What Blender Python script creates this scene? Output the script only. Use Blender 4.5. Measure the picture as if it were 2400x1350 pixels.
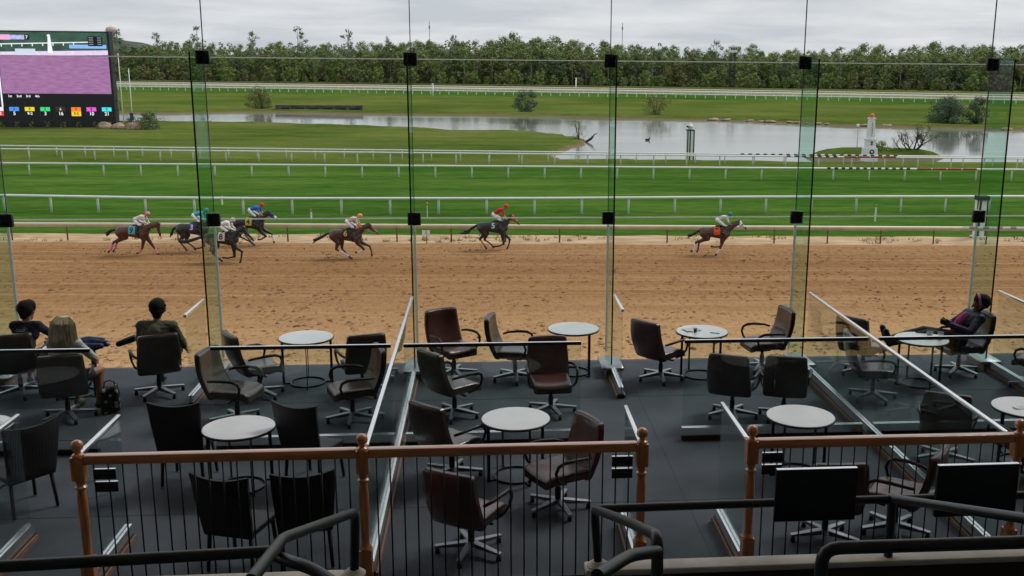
import bpy, bmesh, math, random
import numpy as np
from mathutils import Vector, Matrix, noise

for o in list(bpy.data.objects):
    bpy.data.objects.remove(o)
scene = bpy.context.scene
COL = scene.collection
R = math.radians
G = -5.6            # level of the race track below the seating deck (deck = 0)

# ------------------------------------------------------------------ camera
cam = bpy.data.cameras.new('camera')
cam.sensor_width = 36.0
cam.lens = 36.136
cam.shift_x = -0.063
cam.clip_start = 0.1
cam.clip_end = 6000
camo = bpy.data.objects.new('camera', cam)
COL.objects.link(camo)
_r = Vector((0.99617101, -0.08698122, 0.00880853))
_u = Vector((0.0100606, 0.21413619, 0.976752))
_f = Vector((0.08684531, 0.97292341, -0.21419135))
camo.matrix_world = Matrix(((_r.x, _u.x, -_f.x, 0), (_r.y, _u.y, -_f.y, -16.1157),
                            (_r.z, _u.z, -_f.z, 4.7747), (0, 0, 0, 1)))
scene.camera = camo

# ------------------------------------------------------------------ sky, sun, exposure
SUN_EL, SUN_AZ = 50.0, 60.0      # high, out to the right over the infield, thin overcast
world = bpy.data.worlds.new('World')
scene.world = world
world.use_nodes = True
wn, wl = world.node_tree.nodes, world.node_tree.links
wn.clear()
wo = wn.new('ShaderNodeOutputWorld')
wb = wn.new('ShaderNodeBackground')
wb.inputs['Strength'].default_value = 0.092
sky = wn.new('ShaderNodeTexSky')
sky.sky_type = 'NISHITA'
sky.sun_disc = False
sky.sun_elevation = R(SUN_EL)
sky.sun_rotation = R(SUN_AZ)
sky.dust_density = 3.0
tc = wn.new('ShaderNodeTexCoord')
sep = wn.new('ShaderNodeSeparateXYZ')
wl.new(tc.outputs['Generated'], sep.inputs[0])
def wmath(op, a, b=None):
    n = wn.new('ShaderNodeMath'); n.operation = op
    for i, v in enumerate((a, b)):
        if v is None: continue
        if isinstance(v, (int, float)): n.inputs[i].default_value = v
        else: wl.new(v, n.inputs[i])
    return n.outputs[0]
zc = wmath('MAXIMUM', wmath('ADD', wmath('ABSOLUTE', sep.outputs['Z']), 0.09), 0.09)
comb = wn.new('ShaderNodeCombineXYZ')
wl.new(wmath('DIVIDE', sep.outputs['X'], zc), comb.inputs[0])
wl.new(wmath('DIVIDE', sep.outputs['Y'], zc), comb.inputs[1])
nz = wn.new('ShaderNodeTexNoise')
nz.inputs['Scale'].default_value = 0.75
nz.inputs['Detail'].default_value = 6
nz.inputs['Roughness'].default_value = 0.55
nz.inputs['Distortion'].default_value = 0.25
wl.new(comb.outputs[0], nz.inputs['Vector'])
cr = wn.new('ShaderNodeValToRGB')
cr.color_ramp.elements[0].position = 0.36
cr.color_ramp.elements[0].color = (5.35, 5.65, 6.2, 1)
cr.color_ramp.elements[1].position = 0.62
cr.color_ramp.elements[1].color = (7.3, 7.35, 7.7, 1)
wl.new(nz.outputs['Fac'], cr.inputs[0])
mixw = wn.new('ShaderNodeMix'); mixw.data_type = 'RGBA'
mixw.inputs[0].default_value = 0.9
wl.new(sky.outputs[0], mixw.inputs[6])
wl.new(cr.outputs[0], mixw.inputs[7])
wl.new(mixw.outputs[2], wb.inputs['Color'])
wl.new(wb.outputs[0], wo.inputs[0])

sun = bpy.data.lights.new('sun', 'SUN')
sun.energy = 1.5
sun.angle = R(18)
sun.color = (1.0, 0.96, 0.9)
suno = bpy.data.objects.new('sun', sun)
COL.objects.link(suno)
_d = Vector((math.sin(R(SUN_AZ)) * math.cos(R(SUN_EL)), math.cos(R(SUN_AZ)) * math.cos(R(SUN_EL)), math.sin(R(SUN_EL))))
suno.rotation_euler = (-_d).to_track_quat('-Z', 'Y').to_euler()

scene.view_settings.view_transform = 'Standard'
scene.view_settings.look = 'None'
scene.view_settings.exposure = 0.33
scene.view_settings.gamma = 1.0
scene.view_settings.use_curve_mapping = False
scene.render.engine = 'CYCLES'
scene.cycles.transparent_max_bounces = 40
scene.cycles.max_bounces = 7
scene.cycles.caustics_reflective = False
scene.cycles.caustics_refractive = False
scene.cycles.diffuse_bounces = 3

# ------------------------------------------------------------------ helpers
def tag(o, label=None, cat=None, group=None, kind=None):
    if label: o['label'] = label
    if cat: o['category'] = cat
    if group: o['group'] = group
    if kind: o['kind'] = kind
    return o

def thing(name, label, cat, loc=(0, 0, 0), rz=0.0, group=None):
    o = bpy.data.objects.new(name, None)
    o.empty_display_size = 0.2
    COL.objects.link(o)
    o.location = loc
    o.rotation_euler = (0, 0, rz)
    return tag(o, label, cat, group)

def wmat(o):
    m_ = o.matrix_basis
    return wmat(o.parent) @ o.matrix_parent_inverse @ m_ if o.parent else m_

def link(name, me, parent=None, world_coords=False, label=None):
    o = bpy.data.objects.new(name, me)
    COL.objects.link(o)
    if parent is not None:
        o.parent = parent
        if world_coords: o.matrix_parent_inverse = wmat(parent).inverted()
    if label: o['label'] = label
    return o

def mesh(name, v, f, mat, smooth=False, autosmooth=None):
    me = bpy.data.meshes.new(name)
    v = np.asarray(v, dtype=float)
    me.from_pydata(v.tolist(), [], f if isinstance(f, list) else f.tolist())
    if mat is not None: me.materials.append(mat)
    if smooth:
        me.polygons.foreach_set('use_smooth', [True] * len(me.polygons))
        if autosmooth: me.set_sharp_from_angle(angle=R(autosmooth))
    me.update()
    return me

class MB:
    def __init__(s): s.v = []; s.f = []
    def add(s, v, f):
        n = len(s.v)
        s.v.extend([tuple(p) for p in v])
        s.f.extend([[i + n for i in q] for q in f])
        return s
    def box(s, a, b):
        x0, y0, z0 = a; x1, y1, z1 = b
        return s.add([(x0, y0, z0), (x1, y0, z0), (x1, y1, z0), (x0, y1, z0), (x0, y0, z1), (x1, y0, z1), (x1, y1, z1), (x0, y1, z1)],
                     [(0, 3, 2, 1), (4, 5, 6, 7), (0, 1, 5, 4), (1, 2, 6, 5), (2, 3, 7, 6), (3, 0, 4, 7)])
    def cbox(s, c, d): return s.box([c[i] - d[i] / 2 for i in range(3)], [c[i] + d[i] / 2 for i in range(3)])
    def tube(s, pts, r, n=8, cap=True):
        pts = [Vector(p) for p in pts]
        rs = r if isinstance(r, (list, tuple)) else [r] * len(pts)
        up = None; base = len(s.v)
        for i, p in enumerate(pts):
            t = (pts[min(i + 1, len(pts) - 1)] - pts[max(i - 1, 0)]).normalized()
            if up is None:
                up = Vector((0, 0, 1)) if abs(t.z) < 0.9 else Vector((1, 0, 0))
            x = (up - t * up.dot(t)).normalized(); y = t.cross(x); up = x
            for k in range(n):
                a = 2 * math.pi * k / n
                s.v.append(tuple(p + (x * math.cos(a) + y * math.sin(a)) * rs[i]))
        for i in range(len(pts) - 1):
            for k in range(n):
                a = base + i * n + k; b = base + i * n + (k + 1) % n
                s.f.append([a, b, b + n, a + n])
        if cap:
            s.f.append([base + k for k in range(n)][::-1])
            s.f.append([base + (len(pts) - 1) * n + k for k in range(n)])
        return s
    def lathe(s, prof, c=(0, 0, 0), n=20):
        base = len(s.v)
        for r_, z in prof:
            for k in range(n):
                a = 2 * math.pi * k / n
                s.v.append((c[0] + r_ * math.cos(a), c[1] + r_ * math.sin(a), c[2] + z))
        for i in range(len(prof) - 1):
            for k in range(n):
                a = base + i * n + k; b = base + i * n + (k + 1) % n
                s.f.append([a, b, b + n, a + n])
        s.f.append([base + k for k in range(n)][::-1])
        s.f.append([base + (len(prof) - 1) * n + k for k in range(n)])
        return s
    def me(s, name, mat, smooth=False, auto=None): return mesh(name, s.v, s.f, mat, smooth, auto)
    def build(s, name, mat, parent=None, smooth=False, auto=None, world=True, label=None):
        return link(name, s.me(name, mat, smooth, auto), parent, world, label)

def rbox(size, bevel, seg=3, warp=None, mat=None, name='part', cuts=0, centre=(0, 0, 0)):
    bm = bmesh.new()
    bmesh.ops.create_cube(bm, size=1.0)
    for v in bm.verts:
        v.co = Vector((v.co.x * size[0], v.co.y * size[1], v.co.z * size[2]))
    if cuts:
        bmesh.ops.subdivide_edges(bm, edges=bm.edges[:], cuts=cuts, use_grid_fill=True)
        ed = [e for e in bm.edges if len(e.link_faces) == 2 and e.calc_face_angle() > 0.5]
    else:
        ed = bm.edges[:]
    if bevel: bmesh.ops.bevel(bm, geom=ed, offset=bevel, segments=seg, affect='EDGES', profile=0.5)
    for v in bm.verts:
        if warp: v.co = warp(v.co.copy())
        v.co += Vector(centre)
    me = bpy.data.meshes.new(name)
    bm.to_mesh(me); bm.free()
    me.polygons.foreach_set('use_smooth', [True] * len(me.polygons))
    me.set_sharp_from_angle(angle=R(50))
    if mat: me.materials.append(mat)
    return me

# ------------------------------------------------------------------ materials
def M(name, col, rough=0.6, metal=0.0, var=0.15, vs=6.0, bump=0.0, bs=60.0, spec=0.5, stretch=None, coat=0.0, detail=4):
    m = bpy.data.materials.new(name); m.use_nodes = True
    n, l = m.node_tree.nodes, m.node_tree.links
    b = n['Principled BSDF']
    b.inputs['Roughness'].default_value = rough
    b.inputs['Metallic'].default_value = metal
    b.inputs['Specular IOR Level'].default_value = spec
    if coat:
        b.inputs['Coat Weight'].default_value = coat; b.inputs['Coat IOR'].default_value = 1.8; b.inputs['Coat Roughness'].default_value = 0.12
    t = n.new('ShaderNodeTexCoord')
    vec = t.outputs['Object']
    if stretch:
        mp = n.new('ShaderNodeMapping'); mp.inputs['Scale'].default_value = stretch
        l.new(vec, mp.inputs[0]); vec = mp.outputs[0]
    nt = n.new('ShaderNodeTexNoise'); nt.inputs['Scale'].default_value = vs; nt.inputs['Detail'].default_value = detail
    l.new(vec, nt.inputs['Vector'])
    r = n.new('ShaderNodeValToRGB')
    r.color_ramp.elements[0].position = 0.3; r.color_ramp.elements[1].position = 0.7
    r.color_ramp.elements[0].color = tuple(max(0, c * (1 - var)) for c in col) + (1,)
    r.color_ramp.elements[1].color = tuple(min(1, c * (1 + var)) for c in col) + (1,)
    l.new(nt.outputs['Fac'], r.inputs[0]); l.new(r.outputs[0], b.inputs['Base Color'])
    if bump:
        nb = n.new('ShaderNodeTexNoise'); nb.inputs['Scale'].default_value = bs; nb.inputs['Detail'].default_value = 5
        l.new(vec, nb.inputs['Vector'])
        bp = n.new('ShaderNodeBump'); bp.inputs['Strength'].default_value = bump; bp.inputs['Distance'].default_value = 0.02
        l.new(nb.outputs['Fac'], bp.inputs['Height']); l.new(bp.outputs[0], b.inputs['Normal'])
    return m

def nodes(m): return m.node_tree.nodes, m.node_tree.links, m.node_tree.nodes['Principled BSDF']

def noise_node(n, l, scale, vec, detail=5, rough=0.55, stretch=None, dist=0.0):
    if stretch:
        mp = n.new('ShaderNodeMapping'); mp.inputs['Scale'].default_value = stretch
        l.new(vec, mp.inputs[0]); vec = mp.outputs[0]
    t = n.new('ShaderNodeTexNoise'); t.inputs['Scale'].default_value = scale
    t.inputs['Detail'].default_value = detail; t.inputs['Roughness'].default_value = rough; t.inputs['Distortion'].default_value = dist
    l.new(vec, t.inputs['Vector'])
    return t.outputs['Fac']

def ramp(n, l, fac, stops):
    r = n.new('ShaderNodeValToRGB')
    e = r.color_ramp.elements
    while len(e) < len(stops): e.new(0.5)
    for i, (p, c) in enumerate(stops):
        e[i].position = p
        e[i].color = (c[0], c[1], c[2], 1) if not isinstance(c, (int, float)) else (c, c, c, 1)
    l.new(fac, r.inputs[0])
    return r.outputs[0]

def mixc(n, l, fac, a, b, mode='MIX'):
    x = n.new('ShaderNodeMix'); x.data_type = 'RGBA'; x.blend_type = mode
    for i, v in ((0, fac), (6, a), (7, b)):
        if isinstance(v, (int, float)): x.inputs[i].default_value = v
        elif isinstance(v, tuple): x.inputs[i].default_value = v + (1,) if len(v) == 3 else v
        else: l.new(v, x.inputs[i])
    return x.outputs[2]

def mth(n, l, op, a, b=None, c=None):
    x = n.new('ShaderNodeMath'); x.operation = op
    for i, v in enumerate((a, b, c)):
        if v is None: continue
        if isinstance(v, (int, float)): x.inputs[i].default_value = v
        else: l.new(v, x.inputs[i])
    return x.outputs[0]

def glass_mat(name, tint, refl=0.9, base=0.04, dirt=0.0):
    m = bpy.data.materials.new(name); m.use_nodes = True
    n, l = m.node_tree.nodes, m.node_tree.links
    n.clear()
    out = n.new('ShaderNodeOutputMaterial')
    tr = n.new('ShaderNodeBsdfTransparent')
    gl = n.new('ShaderNodeBsdfGlossy'); gl.inputs['Roughness'].default_value = 0.02
    gl.inputs['Color'].default_value = (0.95, 0.97, 0.96, 1)
    lw = n.new('ShaderNodeLayerWeight'); lw.inputs['Blend'].default_value = 0.5
    tr.inputs['Color'].default_value = tint + (1,)
    p = mth(n, l, 'POWER', lw.outputs['Facing'], 5.0)
    fac = mth(n, l, 'MULTIPLY_ADD', p, refl, base)
    mx = n.new('ShaderNodeMixShader')
    l.new(fac, mx.inputs[0]); l.new(tr.outputs[0], mx.inputs[1]); l.new(gl.outputs[0], mx.inputs[2])
    l.new(mx.outputs[0], out.inputs[0])
    return m

def emis(name, col, strength=1.0, var=0.06, vs=3.0, stretch=None):
    m = bpy.data.materials.new(name); m.use_nodes = True
    n, l, b = nodes(m)
    t = n.new('ShaderNodeTexCoord')
    f = noise_node(n, l, vs, t.outputs['Object'], 5, stretch=stretch)
    c = ramp(n, l, f, [(0.3, tuple(x * (1 - var) for x in col)), (0.7, tuple(x * (1 + var) for x in col))])
    b.inputs['Base Color'].default_value = (0.01, 0.01, 0.01, 1)
    b.inputs['Roughness'].default_value = 0.5
    l.new(c, b.inputs['Emission Color']); b.inputs['Emission Strength'].default_value = strength
    return m

MAT = {}
MAT['alu'] = M('brushed_aluminium', (0.92, 0.925, 0.93), 0.26, 1.0, 0.08, 30, 0.05, 200, stretch=(1, 1, 0.2))
MAT['alu_dull'] = M('dull_aluminium', (0.42, 0.43, 0.44), 0.4, 0.9, 0.12, 25)
MAT['black_metal'] = M('black_painted_metal', (0.012, 0.012, 0.014), 0.38, 0.0, 0.2, 20, 0.05, 150)
MAT['black_plastic'] = M('black_plastic', (0.012, 0.012, 0.013), 0.45, 0.0, 0.2, 15)
MAT['pipe'] = M('dark_painted_pipe', (0.028, 0.030, 0.032), 0.33, 0.0, 0.3, 9, 0.1, 60)
MAT['leather_maroon'] = M('maroon_leather', (0.110, 0.036, 0.031), 0.34, 0, 0.3, 5, 0.3, 26, spec=0.8, coat=0.25)
MAT['leather_taupe'] = M('dark_taupe_leather', (0.082, 0.056, 0.042), 0.34, 0, 0.3, 5, 0.3, 26, spec=0.8, coat=0.25)
MAT['laminate'] = M('grey_white_laminate', (0.88, 0.88, 0.90), 0.22, 0, 0.04, 3, 0.02, 90)
MAT['wood'] = M('varnished_oak', (0.74, 0.27, 0.075), 0.28, 0, 0.35, 5, 0.1, 30, stretch=(0.4, 6, 6), coat=1.0)
MAT['wood_post'] = M('varnished_oak_post', (0.74, 0.27, 0.075), 0.28, 0, 0.35, 5, 0.1, 30, stretch=(6, 6, 0.5), coat=1.0)
MAT['trim'] = M('pale_wood_trim', (0.30, 0.17, 0.10), 0.5, 0, 0.25, 8, stretch=(4, 0.6, 4))
MAT['kerb'] = M('brown_kerb', (0.045, 0.036, 0.030), 0.6, 0, 0.2, 6)
MAT['white_rail'] = M('white_rail_plastic', (0.80, 0.81, 0.78), 0.4, 0, 0.05, 2)
MAT['cream_rail'] = M('cream_rail', (0.82, 0.74, 0.60), 0.45, 0, 0.08, 1.5)
MAT['brown_rail'] = M('brown_rail_shield', (0.40, 0.29, 0.17), 0.6, 0, 0.2, 1.5)
MAT['rust_post'] = M('weathered_brown_post', (0.11, 0.06, 0.03), 0.7, 0, 0.3, 6)
MAT['stripe_black'] = M('black_stripe_paint', (0.015, 0.018, 0.022), 0.45)
MAT['stripe_red'] = M('red_rail_paint', (0.30, 0.05, 0.035), 0.5, 0, 0.2, 2)
MAT['white_paint'] = M('white_paint', (0.78, 0.79, 0.78), 0.5, 0, 0.06, 3)
MAT['green_paint'] = M('dark_green_paint', (0.012, 0.06, 0.03), 0.5, 0, 0.15, 3)
MAT['orange'] = M('orange_plastic', (0.75, 0.16, 0.02), 0.5, 0, 0.1)
MAT['paper'] = M('white_paper', (0.75, 0.75, 0.75), 0.8, 0, 0.05)
MAT['wicker'] = M('black_wicker', (0.013, 0.013, 0.015), 0.5, 0, 0.3, 30)
n, l, b = nodes(MAT['wicker'])
t = n.new('ShaderNodeTexCoord')
w1 = n.new('ShaderNodeTexWave'); w1.bands_direction = 'Z'; w1.inputs['Scale'].default_value = 28; w1.inputs['Distortion'].default_value = 1.0
w2 = n.new('ShaderNodeTexWave'); w2.bands_direction = 'Y'; w2.inputs['Scale'].default_value = 20; w2.inputs['Distortion'].default_value = 1.0
l.new(t.outputs['Object'], w1.inputs[0]); l.new(t.outputs['Object'], w2.inputs[0])
bp = n.new('ShaderNodeBump'); bp.inputs['Strength'].default_value = 0.9; bp.inputs['Distance'].default_value = 0.006
l.new(mth(n, l, 'MULTIPLY', w1.outputs['Fac'], w2.outputs['Fac']), bp.inputs['Height']); l.new(bp.outputs[0], b.inputs['Normal'])
MAT['glass_clear'] = glass_mat('clear_facade_glass', (0.975, 0.985, 0.98), 0.85, 0.010)
MAT['glass_part'] = glass_mat('partition_glass', (0.90, 0.94, 0.93), 0.9, 0.022)
MAT['glass_fin'] = glass_mat('green_fin_glass', (0.81, 0.93, 0.885), 0.25, 0.02)
MAT['edge'] = M('dark_glass_edge', (0.006, 0.010, 0.009), 0.25, 0, 0.2, 5)
MAT['joint'] = M('pale_silicone_joint', (0.66, 0.69, 0.68), 0.6, 0, 0.15, 3)
n, l, b = nodes(MAT['joint'])
tl_ = n.new('ShaderNodeBsdfTranslucent'); tl_.inputs['Color'].default_value = (0.85, 0.88, 0.87, 1)
mx_ = n.new('ShaderNodeMixShader'); mx_.inputs[0].default_value = 0.65
l.new(b.outputs[0], mx_.inputs[1]); l.new(tl_.outputs[0], mx_.inputs[2]); l.new(mx_.outputs[0], n['Material Output'].inputs[0])
MAT['joint_dark'] = M('grey_silicone_joint', (0.20, 0.22, 0.22), 0.6, 0, 0.15, 3)
MAT['concrete'] = M('painted_concrete', (0.72, 0.67, 0.57), 0.7, 0, 0.18, 4, 0.2, 50)
MAT['ledge_face'] = M('brown_wall_paint', (0.055, 0.036, 0.022), 0.6, 0, 0.2, 3)
MAT['room'] = M('white_bounce_paint', (0.84, 0.84, 0.82), 0.8, 0, 0.05, 1)  # near-white so the unseen walls and ceiling bounce light onto the deck
MAT['sandstone'] = M('sandstone_boulder', (0.36, 0.26, 0.18), 0.85, 0, 0.35, 1.2, 0.6, 4)
MAT['trunk'] = M('grey_bark', (0.27, 0.25, 0.225), 0.9, 0, 0.35, 1.5, 0.5, 5)
MAT['trunk_dark'] = M('dark_bark', (0.05, 0.042, 0.035), 0.9, 0, 0.3, 2, 0.5, 8)

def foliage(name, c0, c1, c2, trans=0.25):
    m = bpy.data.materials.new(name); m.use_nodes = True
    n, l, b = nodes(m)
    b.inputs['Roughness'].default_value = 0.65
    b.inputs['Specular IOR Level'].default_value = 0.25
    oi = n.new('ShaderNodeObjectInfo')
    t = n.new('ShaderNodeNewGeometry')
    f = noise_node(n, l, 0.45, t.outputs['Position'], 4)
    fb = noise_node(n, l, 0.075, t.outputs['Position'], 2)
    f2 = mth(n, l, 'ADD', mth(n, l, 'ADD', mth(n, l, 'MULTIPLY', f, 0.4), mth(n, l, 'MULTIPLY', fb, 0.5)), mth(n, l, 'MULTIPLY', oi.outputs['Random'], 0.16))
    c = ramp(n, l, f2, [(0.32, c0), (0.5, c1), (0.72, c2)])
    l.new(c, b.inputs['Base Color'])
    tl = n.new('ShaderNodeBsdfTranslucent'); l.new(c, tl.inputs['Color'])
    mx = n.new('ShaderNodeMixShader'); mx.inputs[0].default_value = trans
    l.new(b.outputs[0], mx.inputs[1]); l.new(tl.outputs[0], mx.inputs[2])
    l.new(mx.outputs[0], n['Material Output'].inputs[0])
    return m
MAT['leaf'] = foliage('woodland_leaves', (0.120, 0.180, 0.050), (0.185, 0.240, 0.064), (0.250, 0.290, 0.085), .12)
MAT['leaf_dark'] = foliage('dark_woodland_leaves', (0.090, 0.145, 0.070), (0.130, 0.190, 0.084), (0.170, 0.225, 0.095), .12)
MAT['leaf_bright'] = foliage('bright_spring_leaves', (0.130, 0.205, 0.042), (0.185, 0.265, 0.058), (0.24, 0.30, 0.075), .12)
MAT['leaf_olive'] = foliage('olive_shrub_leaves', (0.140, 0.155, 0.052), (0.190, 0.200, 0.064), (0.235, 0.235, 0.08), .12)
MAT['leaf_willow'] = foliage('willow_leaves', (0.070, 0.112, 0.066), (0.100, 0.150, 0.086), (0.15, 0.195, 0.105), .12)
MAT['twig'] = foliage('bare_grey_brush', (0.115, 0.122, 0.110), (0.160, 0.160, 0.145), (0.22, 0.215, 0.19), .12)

# carpet
m = MAT['carpet'] = M('charcoal_ribbed_carpet', (0.086, 0.100, 0.122), 0.8, 0, 0.3, 0.9, spec=0.3, detail=9)
n, l, b = nodes(m)
t = n.new('ShaderNodeTexCoord')
wv = n.new('ShaderNodeTexWave'); wv.bands_direction = 'X'; wv.inputs['Scale'].default_value = 22; wv.inputs['Distortion'].default_value = 0.3
l.new(t.outputs['Object'], wv.inputs[0])
fine = noise_node(n, l, 160, t.outputs['Object'], 3)
bp = n.new('ShaderNodeBump'); bp.inputs['Strength'].default_value = 0.5; bp.inputs['Distance'].default_value = 0.004
l.new(mth(n, l, 'ADD', wv.outputs['Fac'], mth(n, l, 'MULTIPLY', fine, 1.2)), bp.inputs['Height']); l.new(bp.outputs[0], b.inputs['Normal'])

# turf / grass
def grass_mat(name, a, bcol, c, sx=0.5, mud=False):
    m = bpy.data.materials.new(name); m.use_nodes = True
    n, l, b = nodes(m)
    g = n.new('ShaderNodeNewGeometry'); P = g.outputs['Position']
    big = noise_node(n, l, 0.05, P, 4, stretch=(sx, 1, 1))
    mid = noise_node(n, l, 0.6, P, 6, 0.65, stretch=(sx * 0.6, 1.6, 1))
    fin = noise_node(n, l, 4.0, P, 4, 0.7, stretch=(0.22, 1.0, 1))
    f = mth(n, l, 'ADD', mth(n, l, 'MULTIPLY', big, 0.35), mth(n, l, 'ADD', mth(n, l, 'MULTIPLY', mid, 0.33), mth(n, l, 'MULTIPLY', fin, 0.32)))
    sy = n.new('ShaderNodeSeparateXYZ'); l.new(P, sy.inputs[0])
    band = mth(n, l, 'SINE', mth(n, l, 'ADD', mth(n, l, 'MULTIPLY', mth(n, l, 'MULTIPLY_ADD', sy.outputs['X'], 0.06, sy.outputs['Y']), 0.85), mth(n, l, 'MULTIPLY', big, 3.0)))
    f = mth(n, l, 'MULTIPLY_ADD', band, 0.018, f)
    col = ramp(n, l, f, [(0.41, a), (0.5, bcol), (0.58, c)])
    if mud:
        sz = n.new('ShaderNodeSeparateXYZ'); l.new(P, sz.inputs[0])
        mr_ = n.new('ShaderNodeMapRange'); mr_.inputs[1].default_value = G - 0.06; mr_.inputs[2].default_value = G - 0.30
        l.new(mth(n, l, 'ADD', sz.outputs['Z'], mth(n, l, 'MULTIPLY_ADD', mid, 0.5, -0.25)), mr_.inputs[0])
        col = mixc(n, l, mr_.outputs[0], col, (0.20, 0.145, 0.085))
    l.new(col, b.inputs['Base Color'])
    b.inputs['Roughness'].default_value = 0.9; b.inputs['Specular IOR Level'].default_value = 0.0
    bp = n.new('ShaderNodeBump'); bp.inputs['Strength'].default_value = 0.6; bp.inputs['Distance'].default_value = 0.12
    l.new(mth(n, l, 'ADD', fin, mid), bp.inputs['Height']); l.new(bp.outputs[0], b.inputs['Normal'])
    return m
MAT['turf'] = grass_mat('racing_turf', (0.032, 0.088, 0.013), (0.060, 0.132, 0.020), (0.100, 0.172, 0.032))
MAT['field'] = grass_mat('infield_grass', (0.060, 0.098, 0.018), (0.100, 0.142, 0.028), (0.155, 0.172, 0.045), 0.8, True)

# dirt of the main track
m = MAT['dirt'] = bpy.data.materials.new('harrowed_dirt'); m.use_nodes = True
n, l, b = nodes(m)
g = n.new('ShaderNodeNewGeometry'); P = g.outputs['Position']
sp = n.new('ShaderNodeSeparateXYZ'); l.new(P, sp.inputs[0])
rot = n.new('ShaderNodeMapping'); rot.inputs['Rotation'].default_value = (0, 0, R(3.4)); l.new(P, rot.inputs[0]); Q = rot.outputs[0]
big = noise_node(n, l, 0.12, Q, 5, stretch=(0.15, 1.2, 1))
clod = noise_node(n, l, 2.3, Q, 3, 0.6, stretch=(1.6, 0.8, 1), dist=0.3)
fin = noise_node(n, l, 8.0, Q, 5, 0.7, stretch=(0.9, 0.6, 1))
line = noise_node(n, l, 2.4, Q, 4, 0.7, stretch=(0.012, 1.0, 1))
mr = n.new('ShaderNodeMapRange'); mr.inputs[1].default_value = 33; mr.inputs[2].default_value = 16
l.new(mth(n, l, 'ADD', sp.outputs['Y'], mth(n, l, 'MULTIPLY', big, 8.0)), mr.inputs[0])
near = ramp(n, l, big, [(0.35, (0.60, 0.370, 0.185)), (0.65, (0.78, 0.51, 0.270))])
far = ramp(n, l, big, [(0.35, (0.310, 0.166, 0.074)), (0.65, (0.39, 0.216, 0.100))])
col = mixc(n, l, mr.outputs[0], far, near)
col = mixc(n, l, ramp(n, l, line, [(0.46, 0.0), (0.72, 0.5)]), col, (0.62, 0.40, 0.22))
lump = mth(n, l, 'MULTIPLY', mth(n, l, 'MULTIPLY', ramp(n, l, clod, [(0.55, 0.0), (0.63, 1.0)]), ramp(n, l, noise_node(n, l, 0.35, Q, 3, 0.5, stretch=(0.5, 1.0, 1)), [(0.35, 0.35), (0.65, 1.0)])), 0.55)
col = mixc(n, l, lump, col, (0.11, 0.06, 0.032))
col = mixc(n, l, 0.35, col, ramp(n, l, fin, [(0.3, 0.25), (0.7, 1.0)]), 'MULTIPLY')
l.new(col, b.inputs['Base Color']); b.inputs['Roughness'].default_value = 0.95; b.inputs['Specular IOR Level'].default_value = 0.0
bp = n.new('ShaderNodeBump'); bp.inputs['Strength'].default_value = 0.9; bp.inputs['Distance'].default_value = 0.10
l.new(mth(n, l, 'ADD', mth(n, l, 'MULTIPLY', clod, -0.9), mth(n, l, 'ADD', mth(n, l, 'MULTIPLY', fin, 0.5), mth(n, l, 'MULTIPLY', line, 0.5))), bp.inputs['Height'])
l.new(bp.outputs[0], b.inputs['Normal'])

m = MAT['sand'] = bpy.data.materials.new('pale_sand'); m.use_nodes = True
n, l, b = nodes(m)
g = n.new('ShaderNodeNewGeometry'); P = g.outputs['Position']
f = noise_node(n, l, 1.1, P, 6, 0.65, stretch=(0.4, 1.2, 1))
f2 = noise_node(n, l, 0.7, P, 5, 0.7, stretch=(0.35, 1.6, 1), dist=0.5)
col = ramp(n, l, f, [(0.35, (0.38, 0.25, 0.15)), (0.65, (0.62, 0.45, 0.29))])
col = mixc(n, l, ramp(n, l, f2, [(0.60, 0.0), (0.66, 0.8)]), col, (0.13, 0.12, 0.045))
l.new(col, b.inputs['Base Color']); b.inputs['Roughness'].default_value = 0.95; b.inputs['Specular IOR Level'].default_value = 0.0
bp = n.new('ShaderNodeBump'); bp.inputs['Strength'].default_value = 0.8; bp.inputs['Distance'].default_value = 0.08
l.new(f, bp.inputs['Height']); l.new(bp.outputs[0], b.inputs['Normal'])

m = MAT['water'] = bpy.data.materials.new('pond_water'); m.use_nodes = True
n, l, b = nodes(m)
g = n.new('ShaderNodeNewGeometry'); P = g.outputs['Position']
f = noise_node(n, l, 1.4, P, 4, 0.6, stretch=(0.5, 1.0, 1))
bg = noise_node(n, l, 0.05, P, 4, 0.5, stretch=(0.5, 1.3, 1))
l.new(ramp(n, l, bg, [(0.4, (0.16, 0.175, 0.15)), (0.6, (0.19, 0.20, 0.17))]), b.inputs['Base Color'])
l.new(ramp(n, l, bg, [(0.4, 0.06), (0.6, 0.11)]), b.inputs['Roughness'])
b.inputs['IOR'].default_value = 1.33; b.inputs['Specular IOR Level'].default_value = 0.6
bp = n.new('ShaderNodeBump'); bp.inputs['Strength'].default_value = 0.01; bp.inputs['Distance'].default_value = 0.1
l.new(f, bp.inputs['Height']); l.new(bp.outputs[0], b.inputs['Normal'])

def flat(name, col, rough=0.6, var=0.12, vs=10, bump=0.15, bs=80):
    k = 'c_' + name
    if k not in MAT: MAT[k] = M(name, col, rough, 0, var, vs, bump, bs)
    return MAT[k]

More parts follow.
